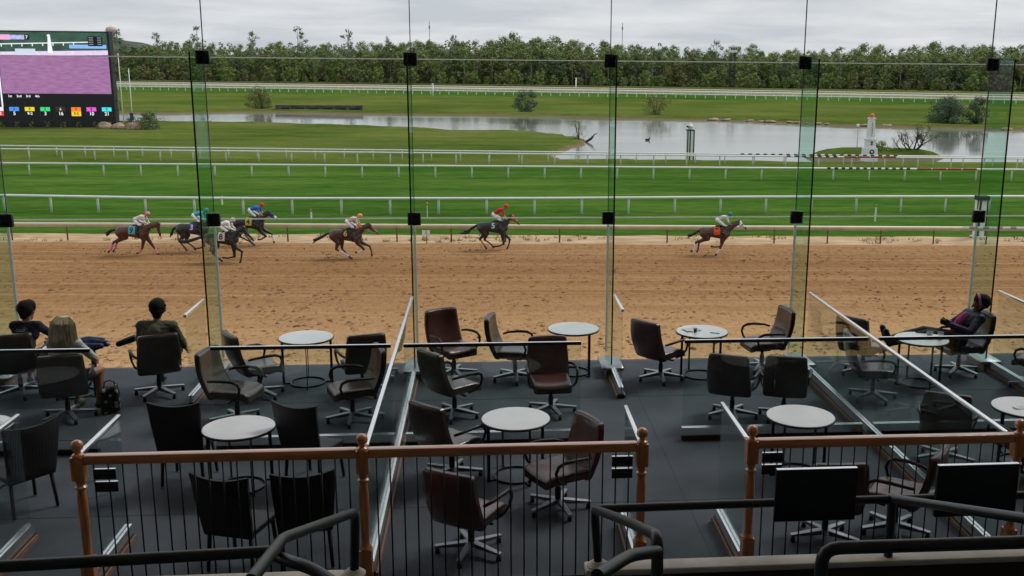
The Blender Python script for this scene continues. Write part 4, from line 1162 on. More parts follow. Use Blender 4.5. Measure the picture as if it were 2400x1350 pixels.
    for s in (-1, 1): rn.tube([(c1[0], s * .075, c1[1]), ((c1[0] + .85) / 2, s * .16, (c1[1] + 1.66) / 2 - .03), (.88, s * .10, 1.68)], .009, 5)
    link('reins', rn.me('reins', flat('pale_rein', (.45, .45, .43)), True), t)
    if hood:
        blob('hood', grow(head[:2] + [((j1[0], 0, j1[1]), .078, tuple(np.array((j1[0], 0, j1[1])) * .5 + np.array((m0[0], 0, m0[1])) * .5), .066)], .014), .018, hoodcol, t, 1)
        blob('eye_cup', [((at(.38, -.03)[0], s * .10, at(.38, -.03)[1]), .028) for s in (-1, 1)], .012, flat('black_cup', (.012, .012, .012)), t, 0)
    if nose:
        c = at(.72, 0)
        blob('noseband', [((c[0] - ux * .02, 0, c[1] - uz * .02), .082, (c[0] + ux * .03, 0, c[1] + uz * .03), .078)], .016, nose, t, 1)
    if sock:
        for key in sock:
            b_, c, d = [np.array(x) for x in legs[key]]
            blob('leg_wrap', [(tuple(b_ * .65 + c * .35), .06, tuple(c), .054), (tuple(c), .054, tuple(c * .6 + d * .4), .054)], .018, sockcol, t, 1)
    for key in legs:
        c, d = np.array(legs[key][1]), np.array(legs[key][2])
        blob('hoof', [(tuple(d), .056, tuple(d + (d - c) / (np.linalg.norm(d - c) + 1e-6) * .03), .058)], .018, flat('dark_hoof', (.03, .026, .022)), t, 0)
    return t

def jockey(label, loc, silk, cap, off=(0, 0), lean=0.0, breech=None, sleeve=None, whip=False):
    breech = breech or flat('white_breeches', (.72, .72, .74), .7, .06)
    ox, oz = off
    A = lambda x, y, z: (x + ox, y, z + oz + lean * (x - .15))
    J = dict(pelvis=A(.15, 0, 1.97), waist=A(.30, 0, 2.03), chest=A(.48, 0, 2.09), shL=A(.64, .16, 2.10), shR=A(.64, -.16, 2.10), head=A(.83, 0, 2.20),
             elL=(.72 + ox, .24, 1.84 + oz), haL=(.90 + ox * .5, .10, 1.70), elR=(.72 + ox, -.24, 1.84 + oz), haR=(.90 + ox * .5, -.10, 1.70),
             hipL=A(.14, .10, 1.94), hipR=A(.14, -.10, 1.94), knL=(.50 + ox * .5, .31, 1.70 + oz * .5), knR=(.50 + ox * .5, -.31, 1.70 + oz * .5),
             anL=(.36, .36, 1.32), anR=(.36, -.36, 1.32), toL=(.50, .37, 1.26), toR=(.50, -.37, 1.26))
    t, g, q = person('jockey', label, (loc[0], loc[1], G + 0.05), TRK, J, ((1, 0, -.12), (0, 0, 1)), flat('tan_skin', (.30, .16, .10)), .017, .86, 'jockey', 'jockeys riding the racehorses', .95)
    blob('silks', grow(g['torso'] + g['uarmL'] + g['uarmR'], .014), .018, silk, t, 2)
    blob('sleeves', grow(g['farmL'] + g['farmR'], .015), .016, sleeve or silk, t, 1)
    blob('breeches', grow(g['hips'] + g['thighL'] + g['thighR'], .016), .018, breech, t, 2)
    blob('boots', grow(g['calfL'] + g['calfR'] + g['footL'] + g['footR'], .010), .017, flat('black_boot', (.013, .013, .013), .35), t, 1)
    blob('cap', [(q(-.03, 0, .055), .112, q(.02, 0, .06), .108), (q(.10, 0, .035), .03, q(.13, 0, .02), .012)], .016, cap, t, 1)
    if whip:
        link('whip', MB().tube([J['haR'], (J['haR'][0] + .1, J['haR'][1] - .05, J['haR'][2] + .55)], .012, 6).me('whip', flat('black_boot', (.013, .013, .013)), True), t)
    return t

bay = flat('dark_bay_coat', (0.085, 0.030, 0.018), .32, .3, 2.0, .05, 30)
brn = flat('brown_coat', (0.066, 0.030, 0.022), .32, .3, 2.0, .05, 30)
blk = flat('near_black_coat', (0.018, 0.016, 0.017), .36, .3, 2.0, .05, 30)
gry = flat('charcoal_coat', (0.026, 0.025, 0.026), .36, .3, 2.0, .05, 30)
C_ = lambda n_, c: flat(n_, c, .7, .06)
white = C_('white_cloth', (.75, .75, .75)); black = C_('black_cloth', (.012, .012, .014))
HP = dict(H9=(-18.92, 40.14), H3=(-16.04, 41.04), H8=(-13.72, 37.87), H4=(-13.47, 43.0), H6=(-7.5, 38.69), H5=(0.3, 41.07), H2=(12.47, 38.88))
horse('dark bay horse with turquoise cloth numbered 9 and pink leg wraps, last on the left', HP['H9'], 'B', bay, (1.46, 1.70), (1.50, 1.05), [(-1.1, 1.32), (-1.35, 1.12)], C_('turquoise_cloth', (.10, .45, .52)), '9', C_('navy_cloth', (.01, .02, .08)), ('hn', 'hf', 'fn', 'ff'), C_('pink_wrap', (.75, .22, .32)))
jockey('jockey in pale pink silks and pink cap on the number 9 horse', HP['H9'], C_('pale_pink_silk', (.72, .58, .55)), C_('pink_cap', (.75, .25, .35)), (.10, -.03), .05)
horse('dark horse with purple cloth numbered 3, half hidden by the fin', HP['H3'], 'E', gry, (1.3, 1.78), (1.62, 1.3), [(-1.0, 1.2), (-1.1, .9)], C_('purple_cloth', (.05, .035, .18)), '3', white)
jockey('jockey in turquoise silks beside the second fin', HP['H3'], C_('turquoise_silk', (.03, .42, .46)), C_('turquoise_cap', (.04, .40, .44)), (.03, .06))
horse('near-black horse in front with white cloth numbered 8', HP['H8'], 'C', blk, (1.22, 1.82), (1.68, 1.16), [(-1.2, 1.25), (-1.9, 1.08), (-2.2, 1.12)], C_('pale_pink_cloth', (.72, .60, .58)), '8', black)
jockey('jockey all in white with white cap on the nearest horse', HP['H8'], C_('white_silk', (.74, .74, .76)), C_('white_cap', (.72, .72, .72)), (-.14, .0), -.02)
horse('dark horse with yellow cloth numbered 4 next to the inside rail', HP['H4'], 'D', blk, (1.25, 1.88), (1.66, 1.5), [(-1.15, 1.25), (-1.35, 1.0)], C_('yellow_cloth', (.62, .47, .05)), '4', black, ('ff',), white, True, C_('navy_hood', (.02, .025, .12)), white)
jockey('jockey in bright blue silks and red cap next to the inside rail', HP['H4'], C_('blue_silk', (.01, .13, .62)), C_('red_cap', (.62, .04, .03)), (.02, .06), .02, None, C_('salmon_sleeve', (.6, .25, .18)))
horse('brown horse with black cloth bearing an orange 6 and red bridle', HP['H6'], 'D', brn, (1.34, 1.80), (1.78, 1.34), [(-1.15, 1.18), (-1.6, .92)], black, '6', C_('orange_print', (.85, .38, .04)), ('fn', 'hn'), white, None, C_('red_bridle', (.55, .04, .03)), None)
jockey('jockey in orange and white silks with orange cap', HP['H6'], C_('orange_white_silk', (.72, .50, .44)), C_('orange_cap', (.85, .33, .08)), (.02, .05), .02, None, C_('orange_sleeve', (.75, .18, .05)))
horse('charcoal horse with dark green cloth numbered 5, running second', HP['H5'], 'E', gry, (1.15, 1.90), (1.53, 1.46), [(-1.15, 1.20), (-1.35, .98), (-1.75, .93)], C_('dark_green_cloth', (.015, .07, .06)), '5', white, ('hn',), C_('yellow_wrap', (.6, .35, .05)), True, C_('red_orange_hood', (.50, .09, .05)))
jockey('jockey in red silks and red cap running second', HP['H5'], C_('red_silk', (.48, .012, .025)), C_('scarlet_cap', (.70, .06, .03)), (-.03, .05), .28, None, C_('pale_red_sleeve', (.65, .30, .25)))
horse('brown leading horse with orange cloth numbered 7 and white hood', HP['H2'], 'A', brn, (1.40, 1.84), (1.76, 1.48), [(-1.05, 1.20), (-1.38, 1.04)], C_('orange_red_cloth', (.72, .10, .02)), '7', black, ('hn', 'fn'), white, True, white)
jockey('jockey in white and grey silks with teal cap on the leading horse', HP['H2'], C_('white_grey_silk', (.60, .64, .63)), C_('teal_cap', (.01, .20, .22)), (.02, .02), .02, None, C_('grey_sleeve', (.28, .34, .34)))

# ================================================================== RAILS ON THE COURSE
def arc_points(poly, spacing, start=0.0):
    pts = [Vector((p[0], p[1], 0)) for p in poly]
    out, acc = [], start
    for a, b_ in zip(pts[:-1], pts[1:]):
        L = (b_ - a).length
        while acc < L:
            out.append(a.lerp(b_, acc / L)); acc += spacing
        acc -= L
    return out
def course_rail(label, poly, h, r, spacing, post, mat=None, pmat=None, start=0.0, joined=False, dy=0.16):
    mat = mat or MAT['white_rail']; pmat = pmat or MAT['white_rail']
    c = poly[len(poly) // 2]
    t = thing('course_rail', label, 'rail', (c[0], c[1], G))
    MB().tube([(x, y, G + h) for x, y in poly], r, 8).build('rail', mat, t, True)
    pts = arc_points(poly, spacing, start)
    if post == 'goose':
        pm_ = MB().tube([(0, dy, -.05), (0, dy * .98, h * .72), (0, dy * .8, h * .9), (0, dy * .45, h * .985), (0, .02, h)], [r * .92] * 3 + [r * .85, r * .8], 8).me('post', pmat, True)
    else:
        pm_ = MB().tube([(0, 0, -.05), (0, 0, h)], r * .62, 6).me('post', pmat, True)
    if joined:
        V_, F_ = [], []
        bv = np.array([tuple(v.co) for v in pm_.vertices]); bf = [list(p.vertices) for p in pm_.polygons]
        for p in pts:
            n0 = len(V_); V_ += (bv + np.array([p.x, p.y, G])).tolist(); F_ += [[i + n0 for i in q_] for q_ in bf]
        o = link('posts', mesh('posts', V_, F_, pmat), t, True); o['kind'] = 'stuff'
    else:
        for p in pts:
            o = link('post', pm_, t); o.location = (p.x - c[0], p.y - c[1], 0)
    return t
def stripes(t, p0, p1, z, r, period, duty, mat, name='stripe'):
    a, b_ = Vector((p0[0], p0[1], z)), Vector((p1[0], p1[1], z))
    k = max(1, int((b_ - a).length / period))
    for i in range(k):
        s, e = a.lerp(b_, i / k), a.lerp(b_, (i + duty) / k)
        MB().tube([s, e], r, 8).build(name, mat, t, True, 40)

# dirt-side rail: pale top, brown shield below, thin posts
line = lambda a, b_, x0, x1: [(x0, a + b_ * x0), ((x0 + x1) / 2, a + b_ * (x0 + x1) / 2), (x1, a + b_ * x1)]
t = course_rail('cream rail with brown shield along the inside of the dirt track', line(43.62, -.0605, -60, 60), 1.02, .072, 3.17, 'straight', MAT['cream_rail'], MAT['rust_post'], 1.0)
sh = MB()
pf = [(-.06, .955), (-.085, .92), (-.095, .85), (-.08, .845), (-.065, .90), (-.03, .945)]
for k, x in enumerate((-60, 60)):
    for dy_, z in pf: sh.v.append((x, 43.62 - .0605 * x + dy_, G + z))
for j in range(6): sh.f.append([j, (j + 1) % 6, 6 + (j + 1) % 6, 6 + j])
sh.build('shield', MAT['brown_rail'], t)
MB().tube([(28.1, 43.62 - .0605 * 28.1, G + 1.02), (60, 43.62 - .0605 * 60, G + 1.02)], .078, 10).build('white_band', MAT['white_rail'], t, True)
stripes(t, (28.5, 43.62 - .0605 * 28.5), (40, 43.62 - .0605 * 40), G + 1.02, .081, .82, .42, MAT['stripe_black'])
course_rail('near white rail dividing the turf, with thick curved posts', [(-70, 60.5), (-45, 58.6), (-32.3, 57.1), (-23.4, 55.8), (-15, 55.2), (.3, 54.9), (4.8, 54.9), (19.4, 55.4), (37.4, 55.3), (60, 54.6)], 1.15, .088, 3.32, 'goose', start=0.6)
t = course_rail('middle white turf rail with striped and red stretches at the right', line(77.95, -.0625, -85, 85), 1.10, .085, 3.32, 'goose', start=.9)
Y3 = lambda x: 77.95 - .0625 * x
stripes(t, (31.2, Y3(31.2)), (39.2, Y3(39.2)), G + 1.1, .089, .66, .5, MAT['stripe_black'])
stripes(t, (39.5, Y3(39.5)), (45.1, Y3(45.1)), G + 1.1, .089, 1.15, .95, MAT['stripe_red'])
t = course_rail('upper white rail at the inner edge of the turf course', line(91.25, -.095, -110, 110), 1.10, .078, 3.42, 'goose', start=1.4)
Y4 = lambda x: 91.25 - .095 * x
stripes(t, (31.0, Y4(31)), (36.6, Y4(36.6)), G + 1.1, .082, .8, .5, MAT['stripe_black'])
stripes(t, (36.9, Y4(36.9)), (42.3, Y4(42.3)), G + 1.1, .082, 1.3, .95, MAT['stripe_red'])
t = course_rail('topmost near rail beside the pond edge', line(94.1, -.118, -110, 110), 1.10, .07, 3.12, 'goose', start=2.0)
Y5 = lambda x: 94.1 - .118 * x
stripes(t, (26.8, Y5(26.8)), (43.5, Y5(43.5)), G + 1.1, .074, .78, .5, MAT['stripe_black'])
def far_line(off): return [(x, 366 + off - 0.27 * x - 0.00055 * x * x * (1 if x > 0 else .25)) for x in np.linspace(-300, 300, 31)]
course_rail('lowest white rail of the back stretch across the pond', far_line(-46), 1.15, .19, 3.05, 'straight', joined=True)
course_rail('middle white rail of the back stretch across the pond', far_line(-17), 1.15, .19, 3.05, 'straight', joined=True, start=1.1)
course_rail('white rail along the pale back stretch track', far_line(12), 1.2, .18, 3.2, 'straight', joined=True, start=.4)
course_rail('outer rail of the back stretch in front of the wood', far_line(50), 1.2, .08, 4.0, 'straight', MAT['brown_rail'], MAT['rust_post'], joined=True)

# ================================================================== COURSE FURNITURE
# video board
BY = 149.6
bd = thing('video_board', 'large dark video board with purple race picture and odds tiles', 'video board', (-65, BY + .5, G))
bx0, bx1, bz0, bz1 = -88.0, -56.65, G, 8.75
MB().box((bx0, BY + .02, bz0), (bx1, BY + 1.6, bz1)).build('cabinet', flat('board_cabinet', (.012, .013, .018), .6), bd)
def panel(name, x0, x1, z0, z1, mt, d, par=bd): return MB().box((x0, BY - d - .03, z0), (x1, BY - d, z1)).build(name, mt, par)
sx0, sx1, sz0, sz1 = -72.9, -56.95, -.55, 8.55
scr = panel('screen', sx0, sx1, sz0, sz1, emis('screen_green', (.028, .075, .050), 1.0, .35, .8), .0)
panel('dirt_picture', sx0, sx1, sz0, 5.15, emis('screen_purple', (.30, .135, .29), 1.0, .22, 2.2, (.35, 1, 1.6)), .04, scr)
lil = emis('screen_lilac', (.72, .55, .80), 1.0, .12, 1.5)
MB().add([(sx0, BY - .10, 5.0), (sx1, BY - .10, 5.25), (sx1, BY - .10, 5.95), (sx0, BY - .10, 5.62)], [(0, 1, 2, 3)]).build('sand_picture', lil, scr)
wht = emis('screen_white', (.80, .82, .88), 1.0, .08)
MB().tube([(sx0, BY - .12, 6.75), (sx1 - 2.2, BY - .12, 7.15)], .07, 6).build('rail_picture', wht, scr)
for k in range(8): 
    xx = sx0 + .5 + k * 1.5; MB().box((xx, BY - .14, 6.35 + k * .04), (xx + .12, BY - .11, 6.78 + k * .04)).build('post_picture', wht, scr)
panel('billboard_picture', -70.4, -67.5, 5.3, 6.1, emis('screen_pale', (.55, .60, .72)), .14, scr)
MB().add([(-65.7, BY - .16, 5.5), (-64.95, BY - .16, 5.5), (-65.15, BY - .16, 8.0), (-65.5, BY - .16, 8.0)], [(0, 1, 2, 3)]).build('tower_picture', wht, scr)
MB().lathe([(.2, 0), (.25, .12), (.05, .3)], (-65.32, BY - .3, 7.95), 10).build('lantern_picture', wht, scr)
panel('blue_strip_picture', -62.5, -57.1, 6.2, 6.75, emis('screen_blue', (.22, .42, .78)), .14, scr)
panel('caption', -72.75, -71.0, 7.4, 8.15, emis('screen_pink', (.85, .36, .62)), .14, scr)
panel('caption', -70.98, -68.9, 7.45, 8.1, emis('screen_violet', (.42, .40, .72), 1, .4, 4), .14, scr)
panel('caption', -68.88, -68.2, 7.45, 8.1, black, .14, scr)
panel('results_box', -59.7, -57.6, 6.55, 8.0, black, .18, scr)
def btext(s, x, z, size, mt, d, par):
    v_, f_ = text_geo(s, size)
    return link('lettering', mesh('lettering', [(p_[0] + x, BY - d, p_[1] + z) for p_ in v_], f_, mt), par, True)
btext('7', -68.54, 7.78, .62, wht, .18, scr)
for k in range(4):
    panel('results_line', -59.55, -58.9, 7.72 - k * .32, 7.84 - k * .32, emis('screen_dim', (.22, .24, .30)), .22, scr); panel('results_line', -58.3, -57.75, 7.72 - k * .32, 7.84 - k * .32, emis('screen_dim', (.22, .24, .30)), .22, scr)
panel('side_screen', -87.5, -73.25, -2.3, 6.0, emis('screen_dark', (.05, .055, .07), 1, .5, .7), .02)
panel('side_screen_frame', -73.22, -73.02, -2.6, 6.2, wht, .03)
for k, s in enumerate(('1st', '2nd', '3rd', '4th')): btext(s, -71.9 + k * 1.33, -.95, .48, wht, .05, bd)
TL = [('2', (.75, .75, .8), (.62, .03, .03), '9-2'), ('3', (.06, .25, .80), None, '5'), ('4', (.75, .58, .03), None, '9-2'), ('5', (.03, .62, .18), None, '3'), ('6', (.015, .015, .018), None, '16'),
      ('7', (.85, .20, .02), (.85, .52, .03), '9-5'), ('8', (.72, .08, .62), None, '10'), ('9', (.05, .68, .75), None, '21')]
for k, (nu_, ct, cb, od) in enumerate(TL):
    xc = -73.75 + k * 2.27
    tl = panel('odds_tile', xc - .74, xc + .74, -3.95, -2.55, flat('tile_frame', (.16, .13, .13)), .02)
    panel('number_field', xc - .70, xc + .70, -3.18, -2.59, emis('tile_%s' % nu_, ct, 1.0, .03), .06, tl)
    panel('odds_field', xc - .70, xc + .70, -3.91, -3.21, emis('odds_%s' % nu_, cb, 1.0, .03) if cb else black, .06, tl)
    btext(nu_, xc, -2.885, .55, emis('digit_yellow', (.8, .6, .1)) if nu_ == '6' else flat('dark_digit', (.015, .015, .03)), .10, tl)
    btext(od, xc, -3.56, .72 if len(od) < 3 else .58, flat('dark_digit2', (.10, .05, .0)) if cb and nu_ == '7' else wht, .10, tl)
for z0 in (-4.2, 1.5): MB().tube([(bx1, BY + .6, z0 + 1.2), (bx1 + .6, BY + .6, z0 + 1.2), (bx1 + .6, BY + .6, z0 + 2.6), (bx1, BY + .6, z0 + 2.6)], .06, 6).build('side_ladder', MAT['black_metal'], bd)

def pole(name, label, cat, x, y, z1, r, mat, extra=None):
    t = thing(name, label, cat, (x, y, G))
    MB().tube([(x, y, G - .1), (x, y, z1)], [r, r * .8], 10).build('shaft', mat, t, True)
    if extra: extra(t)
    return t
pole('white_pole', 'taller white pole beside the video board', 'pole', -54.85, 147.6, 5.2, .07, MAT['white_paint'], lambda t: MB().lathe([(.12, 0), (.12, .25), (.05, .3)], (-54.85, 147.6, 5.2), 10).build('cap', MAT['white_paint'], t))
pole('white_pole', 'shorter white pole beside the video board with a small box', 'pole', -53.6, 147.9, 3.3, .08, MAT['white_paint'], lambda t: MB().box((-53.9, 147.6, -4.4), (-53.4, 147.9, -3.3)).build('box', flat('blue_box', (.03, .05, .12)), t))

# green and white furlong tower
t = thing('furlong_tower', 'slim white and green tower with lantern standing against the pond', 'tower', (22.4, 96.2, G))
x, y = 22.4, 96.2
MB().box((x - .36, y - .36, G), (x + .36, y + .36, -2.42)).build('shaft', MAT['white_paint'], t)
for dx_ in (-.39, -.12, .30): MB().box((x + dx_, y - .40, G), (x + dx_ + .13, y - .362, -2.40)).build('batten', MAT['green_paint'], t)
MB().box((x - .42, y - .42, -2.40), (x + .42, y + .42, -2.28)).build('cornice', MAT['green_paint'], t)
MB().lathe([(.24, -2.27), (.24, -1.95)], (x, y, 0), 10).build('lantern', flat('lantern_glass', (.55, .6, .58), .3), t)
MB().lathe([(.33, -1.945), (.30, -1.87), (.02, -1.52)], (x, y, 0), 10).build('roof', MAT['white_paint'], t)
MB().box((x - .46, y - .3, -2.05), (x - .27, y - .1, -1.86)).build('camera_box', MAT['black_plastic'], t)

# finish pylon
t = thing('finish_pylon', 'tapering white finish pylon with round black emblem and orange ball', 'pylon', (42.35, 95.0, G))
x, y = 42.35, 95.0
def frus(w0, w1, z0, z1): 
    return MB().add([(x - w0, y - w0, z0), (x + w0, y - w0, z0), (x + w0, y + w0, z0), (x - w0, y + w0, z0), (x - w1, y - w1, z1), (x + w1, y - w1, z1), (x + w1, y + w1, z1), (x - w1, y + w1, z1)],
                    [(0, 3, 2, 1), (4, 5, 6, 7), (0, 1, 5, 4), (1, 2, 6, 5), (2, 3, 7, 6), (3, 0, 4, 7)])
frus(.72, .66, G, -4.15).build('base', MAT['white_paint'], t)
frus(.50, .46, -4.148, -3.3).build('plinth', MAT['white_paint'], t)
MB().box((x - .55, y - .55, -3.298), (x + .55, y + .55, -3.15)).build('cornice', MAT['white_paint'], t)
frus(.36, .30, -3.148, -.95).build('shaft', MAT['white_paint'], t)
MB().box((x - .38, y - .38, -.948), (x + .38, y + .38, -.85)).build('cap', MAT['white_paint'], t)
MB().lathe([(.02, 0), (.20, .06), (.28, .22), (.20, .4), (.02, .48)], (x, y, -.85), 14).build('ball', MAT['orange'], t, True)
em = MB().tube([(x, y - .705, -4.55), (x, y - .73, -4.55)], .26, 20).build('emblem', MAT['stripe_black'], t)
MB().add([(x - .15, y - .735, -4.47), (x, y - .735, -4.42), (x + .13, y - .735, -4.48), (x + .06, y - .735, -4.66), (x - .03, y - .735, -4.70), (x - .08, y - .735, -4.60)], [(0, 1, 2, 3, 4, 5)]).build('emblem_mark', MAT['white_paint'], em)
for k, ch in enumerate('LAUREL'):
    v_, f_ = text_geo(ch, .26)
    link('lettering', mesh('lettering', [(p_[0] + x, y - .37, p_[1] - 1.42 - k * .27) for p_ in v_], f_, MAT['stripe_black']), t, True)
MB().box((x - .1, y - .52, -3.62), (x + .12, y - .49, -3.42)).box((x - .1, y - .52, -3.82), (x + .1, y - .49, -3.68)).build('panel_marks', MAT['stripe_black'], t)

pole('camera_mast', 'thin mast with white camera head left of the finish pylon', 'mast', 41.25, 96.0, -1.95, .05, MAT['alu_dull'], lambda t: MB().lathe([(.06, 0), (.2, .1), (.16, .3), (.03, .36)], (41.2, 96.0, -1.95), 10).build('camera_head', MAT['white_paint'], t, True))

# paired white posts with dark box at the dirt rail
t = thing('finish_gantry', 'pair of white posts with dark box on top by the striped rail', 'post', (30.4, 44.3, G))
for dx_, w in ((-.33, .10), (.06, .155)):
    MB().box((30.4 + dx_ - w, 44.3 - w, G), (30.4 + dx_ + w, 44.3 + w, -3.25)).build('post', MAT['white_paint'], t)
    MB().box((30.4 + dx_ + w, 44.3 - w * .9, G), (30.4 + dx_ + w + .10, 44.3 + w, -3.25)).build('dark_side', flat('dark_steel', (.012, .022, .03)), t)
MB().box((30.0, 44.0, -3.248), (30.72, 44.6, -2.98)).build('box', flat('dark_green_box', (.012, .04, .035)), t)
MB().box((29.9, 43.85, G), (30.75, 44.6, G + .12)).build('footing', MAT['concrete'], t)

# little markers
t = thing('distance_marker', 'orange ball on a thin stake in front of the near turf rail', 'marker', (-3.95, 53.2, G))
MB().tube([(-3.95, 53.2, G), (-3.95, 53.2, -4.65)], .025, 6).build('stake', MAT['white_paint'], t)
MB().lathe([(.02, 0), (.07, .03), (.09, .09), (.06, .16), (.01, .19)], (-3.95, 53.2, -4.66), 10).build('ball', MAT['orange'], t, True)
t = thing('twin_sign', 'pair of small white boards on a stake below the dirt rail', 'sign', (-3.45, 43.2, G))
MB().tube([(-3.45, 43.3, G), (-3.45, 43.3, -4.85)], .03, 6).build('stake', MAT['rust_post'], t)
for dx_ in (-.15, .1): MB().box((-3.45 + dx_ - .1, 43.14, -5.12), (-3.45 + dx_ + .1, 43.18, -4.78)).build('board', MAT['white_paint'], t)
for x_, y_, h_, lab in ((-11.6, 53.0, .55, 'short white stake on the turf left of the orange-capped jockey'), (26.3, 51.0, 1.0, 'thin white stake with a brown top on the right turf'), (-19.2, 60.5, .5, 'tiny white stake on the turf left of the second fin')):
    t = thing('turf_stake', lab, 'stake', (x_, y_, G))
    MB().tube([(x_, y_, G), (x_, y_, G + h_)], .06, 6).build('stake', MAT['white_paint'], t)
    MB().lathe([(.07, 0), (.08, .1), (.03, .16)], (x_, y_, G + h_), 8).build('top', MAT['trim'], t)
for x_, y_, h_, lab in ((-16.0, 309, 3.3, 'white furlong pole among the far rails left of centre'), (35.5, 392, 4.2, 'white furlong pole on the far track right of centre')):
    pole('furlong_pole', lab, 'pole', x_, y_, G + h_, .28, MAT['white_paint'], lambda t, x_=x_, y_=y_, h_=h_: MB().lathe([(.3, 0), (.32, .2), (.05, .45)], (x_, y_, G + h_), 8).build('cap', MAT['white_paint'], t))
# observation tower
tx, ty = 105.0, 424.0
t = thing('observation_tower', 'white hut on a dark lattice tower at the edge of the wood', 'tower', (tx, ty, G))
for dx_ in (-.95, .95):
    for dy_ in (-.95, .95): MB().box((tx + dx_ - .13, ty + dy_ - .13, G), (tx + dx_ + .13, ty + dy_ + .13, 9.6)).build('leg', flat('dark_steel', (.03, .03, .035)), t)
for k in range(6): MB().tube([(tx - .95, ty - .95, G + 2.5 * k), (tx + .95, ty - .95, G + 2.5 * k + 2.4)], .08, 5).build('brace', flat('dark_steel', (.03, .03, .035)), t)
hut = MB().box((tx - 1.6, ty - 1.5, 9.6), (tx + 1.6, ty + 1.5, 11.8)).build('hut', MAT['white_paint'], t)
for k in range(3): MB().box((tx - 1.25 + k * .95, ty - 1.57, 10.6), (tx - .5 + k * .95, ty - 1.51, 11.45)).build('window', flat('dark_window', (.02, .025, .03), .2), hut)
MB().add([(tx - 2, ty - 1.9, 11.8), (tx + 2, ty - 1.9, 11.8), (tx + 2, ty + 1.9, 11.8), (tx - 2, ty + 1.9, 11.8), (tx, ty, 12.7)], [(0, 3, 2, 1), (0, 1, 4), (1, 2, 4), (2, 3, 4), (3, 0, 4)]).build('roof', flat('grey_roof', (.35, .35, .36)), t)
# radio masts
for x_, y_, z_, lab in ((-46.9, 900, 38, 'thin far radio mast above the wood left of centre'), (119.9, 900, 39, 'thin far radio mast right of the fourth fin')):
    t = thing('radio_mast', lab, 'mast', (x_, y_, G))
    MB().tube([(x_, y_, G), (x_, y_, z_)], .28, 5).build('lattice', flat('mast_grey', (.30, .31, .33)), t)
    MB().box((x_ - .6, y_ - .3, z_ - 6), (x_ + .6, y_ + .3, z_ - 3.5)).build('antenna', flat('mast_grey', (.30, .31, .33)), t)
t = thing('water_tower', 'pinkish domed water tower on the far ridge beside the video board', 'water tower', (-392, 1140, G))
MB().lathe([(1.5, G), (1.5, 28), (5, 31), (6, 34), (4.6, 36.6), (.7, 37.8)], (-392, 1140, 0), 18).build('tank', flat('pale_pink_tank', (.55, .42, .42)), t, True)

# culvert wall with dark openings on the far bank
t = thing('culvert_wall', 'low weathered retaining wall with six dark openings on the far bank', 'wall', (-35.5, 210, G))
MB().box((-44.3, 209.2, G - .6), (-26.0, 210.2, G + 1.05)).build('wall', flat('weathered_timber', (.10, .085, .075), .9, .4, .6), t)
for k in range(6): MB().box((-42.9 + k * 2.85, 209.12, G - .2), (-40.9 + k * 2.85, 209.19, G + .5)).build('opening', flat('black_void', (.008, .008, .008)), t)
for k in range(7): MB().box((-44.25 + k * 3.0, 209.0, G - .6), (-43.95 + k * 3.0, 209.19, G + 1.1)).build('timber_post', flat('weathered_timber2', (.13, .11, .095), .9, .4, .6), t)

# boulders by the board and rocks along the far shore
def rock(name, label, loc, size, seed, mat, group=None):
    bm = bmesh.new(); bmesh.ops.create_icosphere(bm, subdivisions=3, radius=1.0)
    for v in bm.verts:
        p_ = v.co.copy()
        v.co *= 1 + .28 * noise.noise(p_ * 1.1 + Vector((seed, 0, 0))) + .12 * noise.noise(p_ * 3 + Vector((0, seed, 0)))
        v.co = Vector((v.co.x * size[0], v.co.y * size[1], max(v.co.z, -.35) * size[2]))
    me = bpy.data.meshes.new(name); bm.to_mesh(me); bm.free(); me.materials.append(mat)
    o = link(name, me); o.location = loc; return tag(o, label, 'rock', group)
for k, (x_, y_, s_, lab) in enumerate(((-57.2, 146.6, (1.15, .8, .75), 'leftmost sandstone boulder at the foot of the video board'), (-55.2, 146.4, (1.0, .8, .65), 'middle sandstone boulder at the foot of the white poles'), (-53.0, 146.2, (1.25, .8, .75), 'right sandstone boulder in front of the dark bush'), (-53.6, 149.6, (.6, .5, .9), 'pale rock standing behind the boulders'))):
    rock('boulder', lab, (x_, y_, G + .25), s_, k * 3.3, MAT['sandstone'])
rr = random.Random(11)
RK = []
for k in range(70):
    u = rr.uniform(0, 1)
    x_ = 42 + 66 * u
    fx = [24, 46, 56, 66, 78, 92, 112]; fyy = [190, 183, 176, 168, 162, 156, 147]
    y_ = float(np.interp(x_, fx, fyy)) + rr.uniform(-.3, 1.4)
    if 73 < x_ < 88: continue
    RK.append((x_, y_, rr.uniform(.25, .6)))
for k, (x_, y_, s_) in enumerate(RK):
    rock('shore_rock', 'pale reddish rocks lining the far right shore of the pond', (x_, y_, G - .25), (s_ * 1.7, s_ * .8, s_ * .5), k * 1.7, MAT['sandstone'], 'rocks along the far right shore')
# drift log with branch and a floating duck
t = thing('driftwood', 'dark driftwood stump at the tip of the grassy spit', 'driftwood', (15.2, 127.5, G - .4))
MB().tube([(13.9, 126.8, G - .35), (14.6, 127.1, G + .05), (14.9, 127.3, G + .35), (15.0, 127.4, G + .55)], [.16, .2, .14, .05], 8).tube([(14.8, 127.2, G + .3), (15.2, 127.2, G + .7), (15.5, 127.1, G + .8)], [.08, .07, .03], 7).build('wood', MAT['trunk_dark'], t, True)
t = thing('duck', 'dark duck floating on the pond right of the fourth fin', 'duck', (23.2, 131, G - .42))
blob('body', [((-.25, 0, .1), .12, (.15, 0, .12), .15), ((.2, 0, .2), .07, (.28, 0, .38), .07), ((.3, 0, .38), .05, (.45, 0, .36), .02), ((-.3, 0, .15), .06, (-.45, 0, .22), .02)], .03, flat('dark_feathers', (.03, .026, .022)), t, 1)

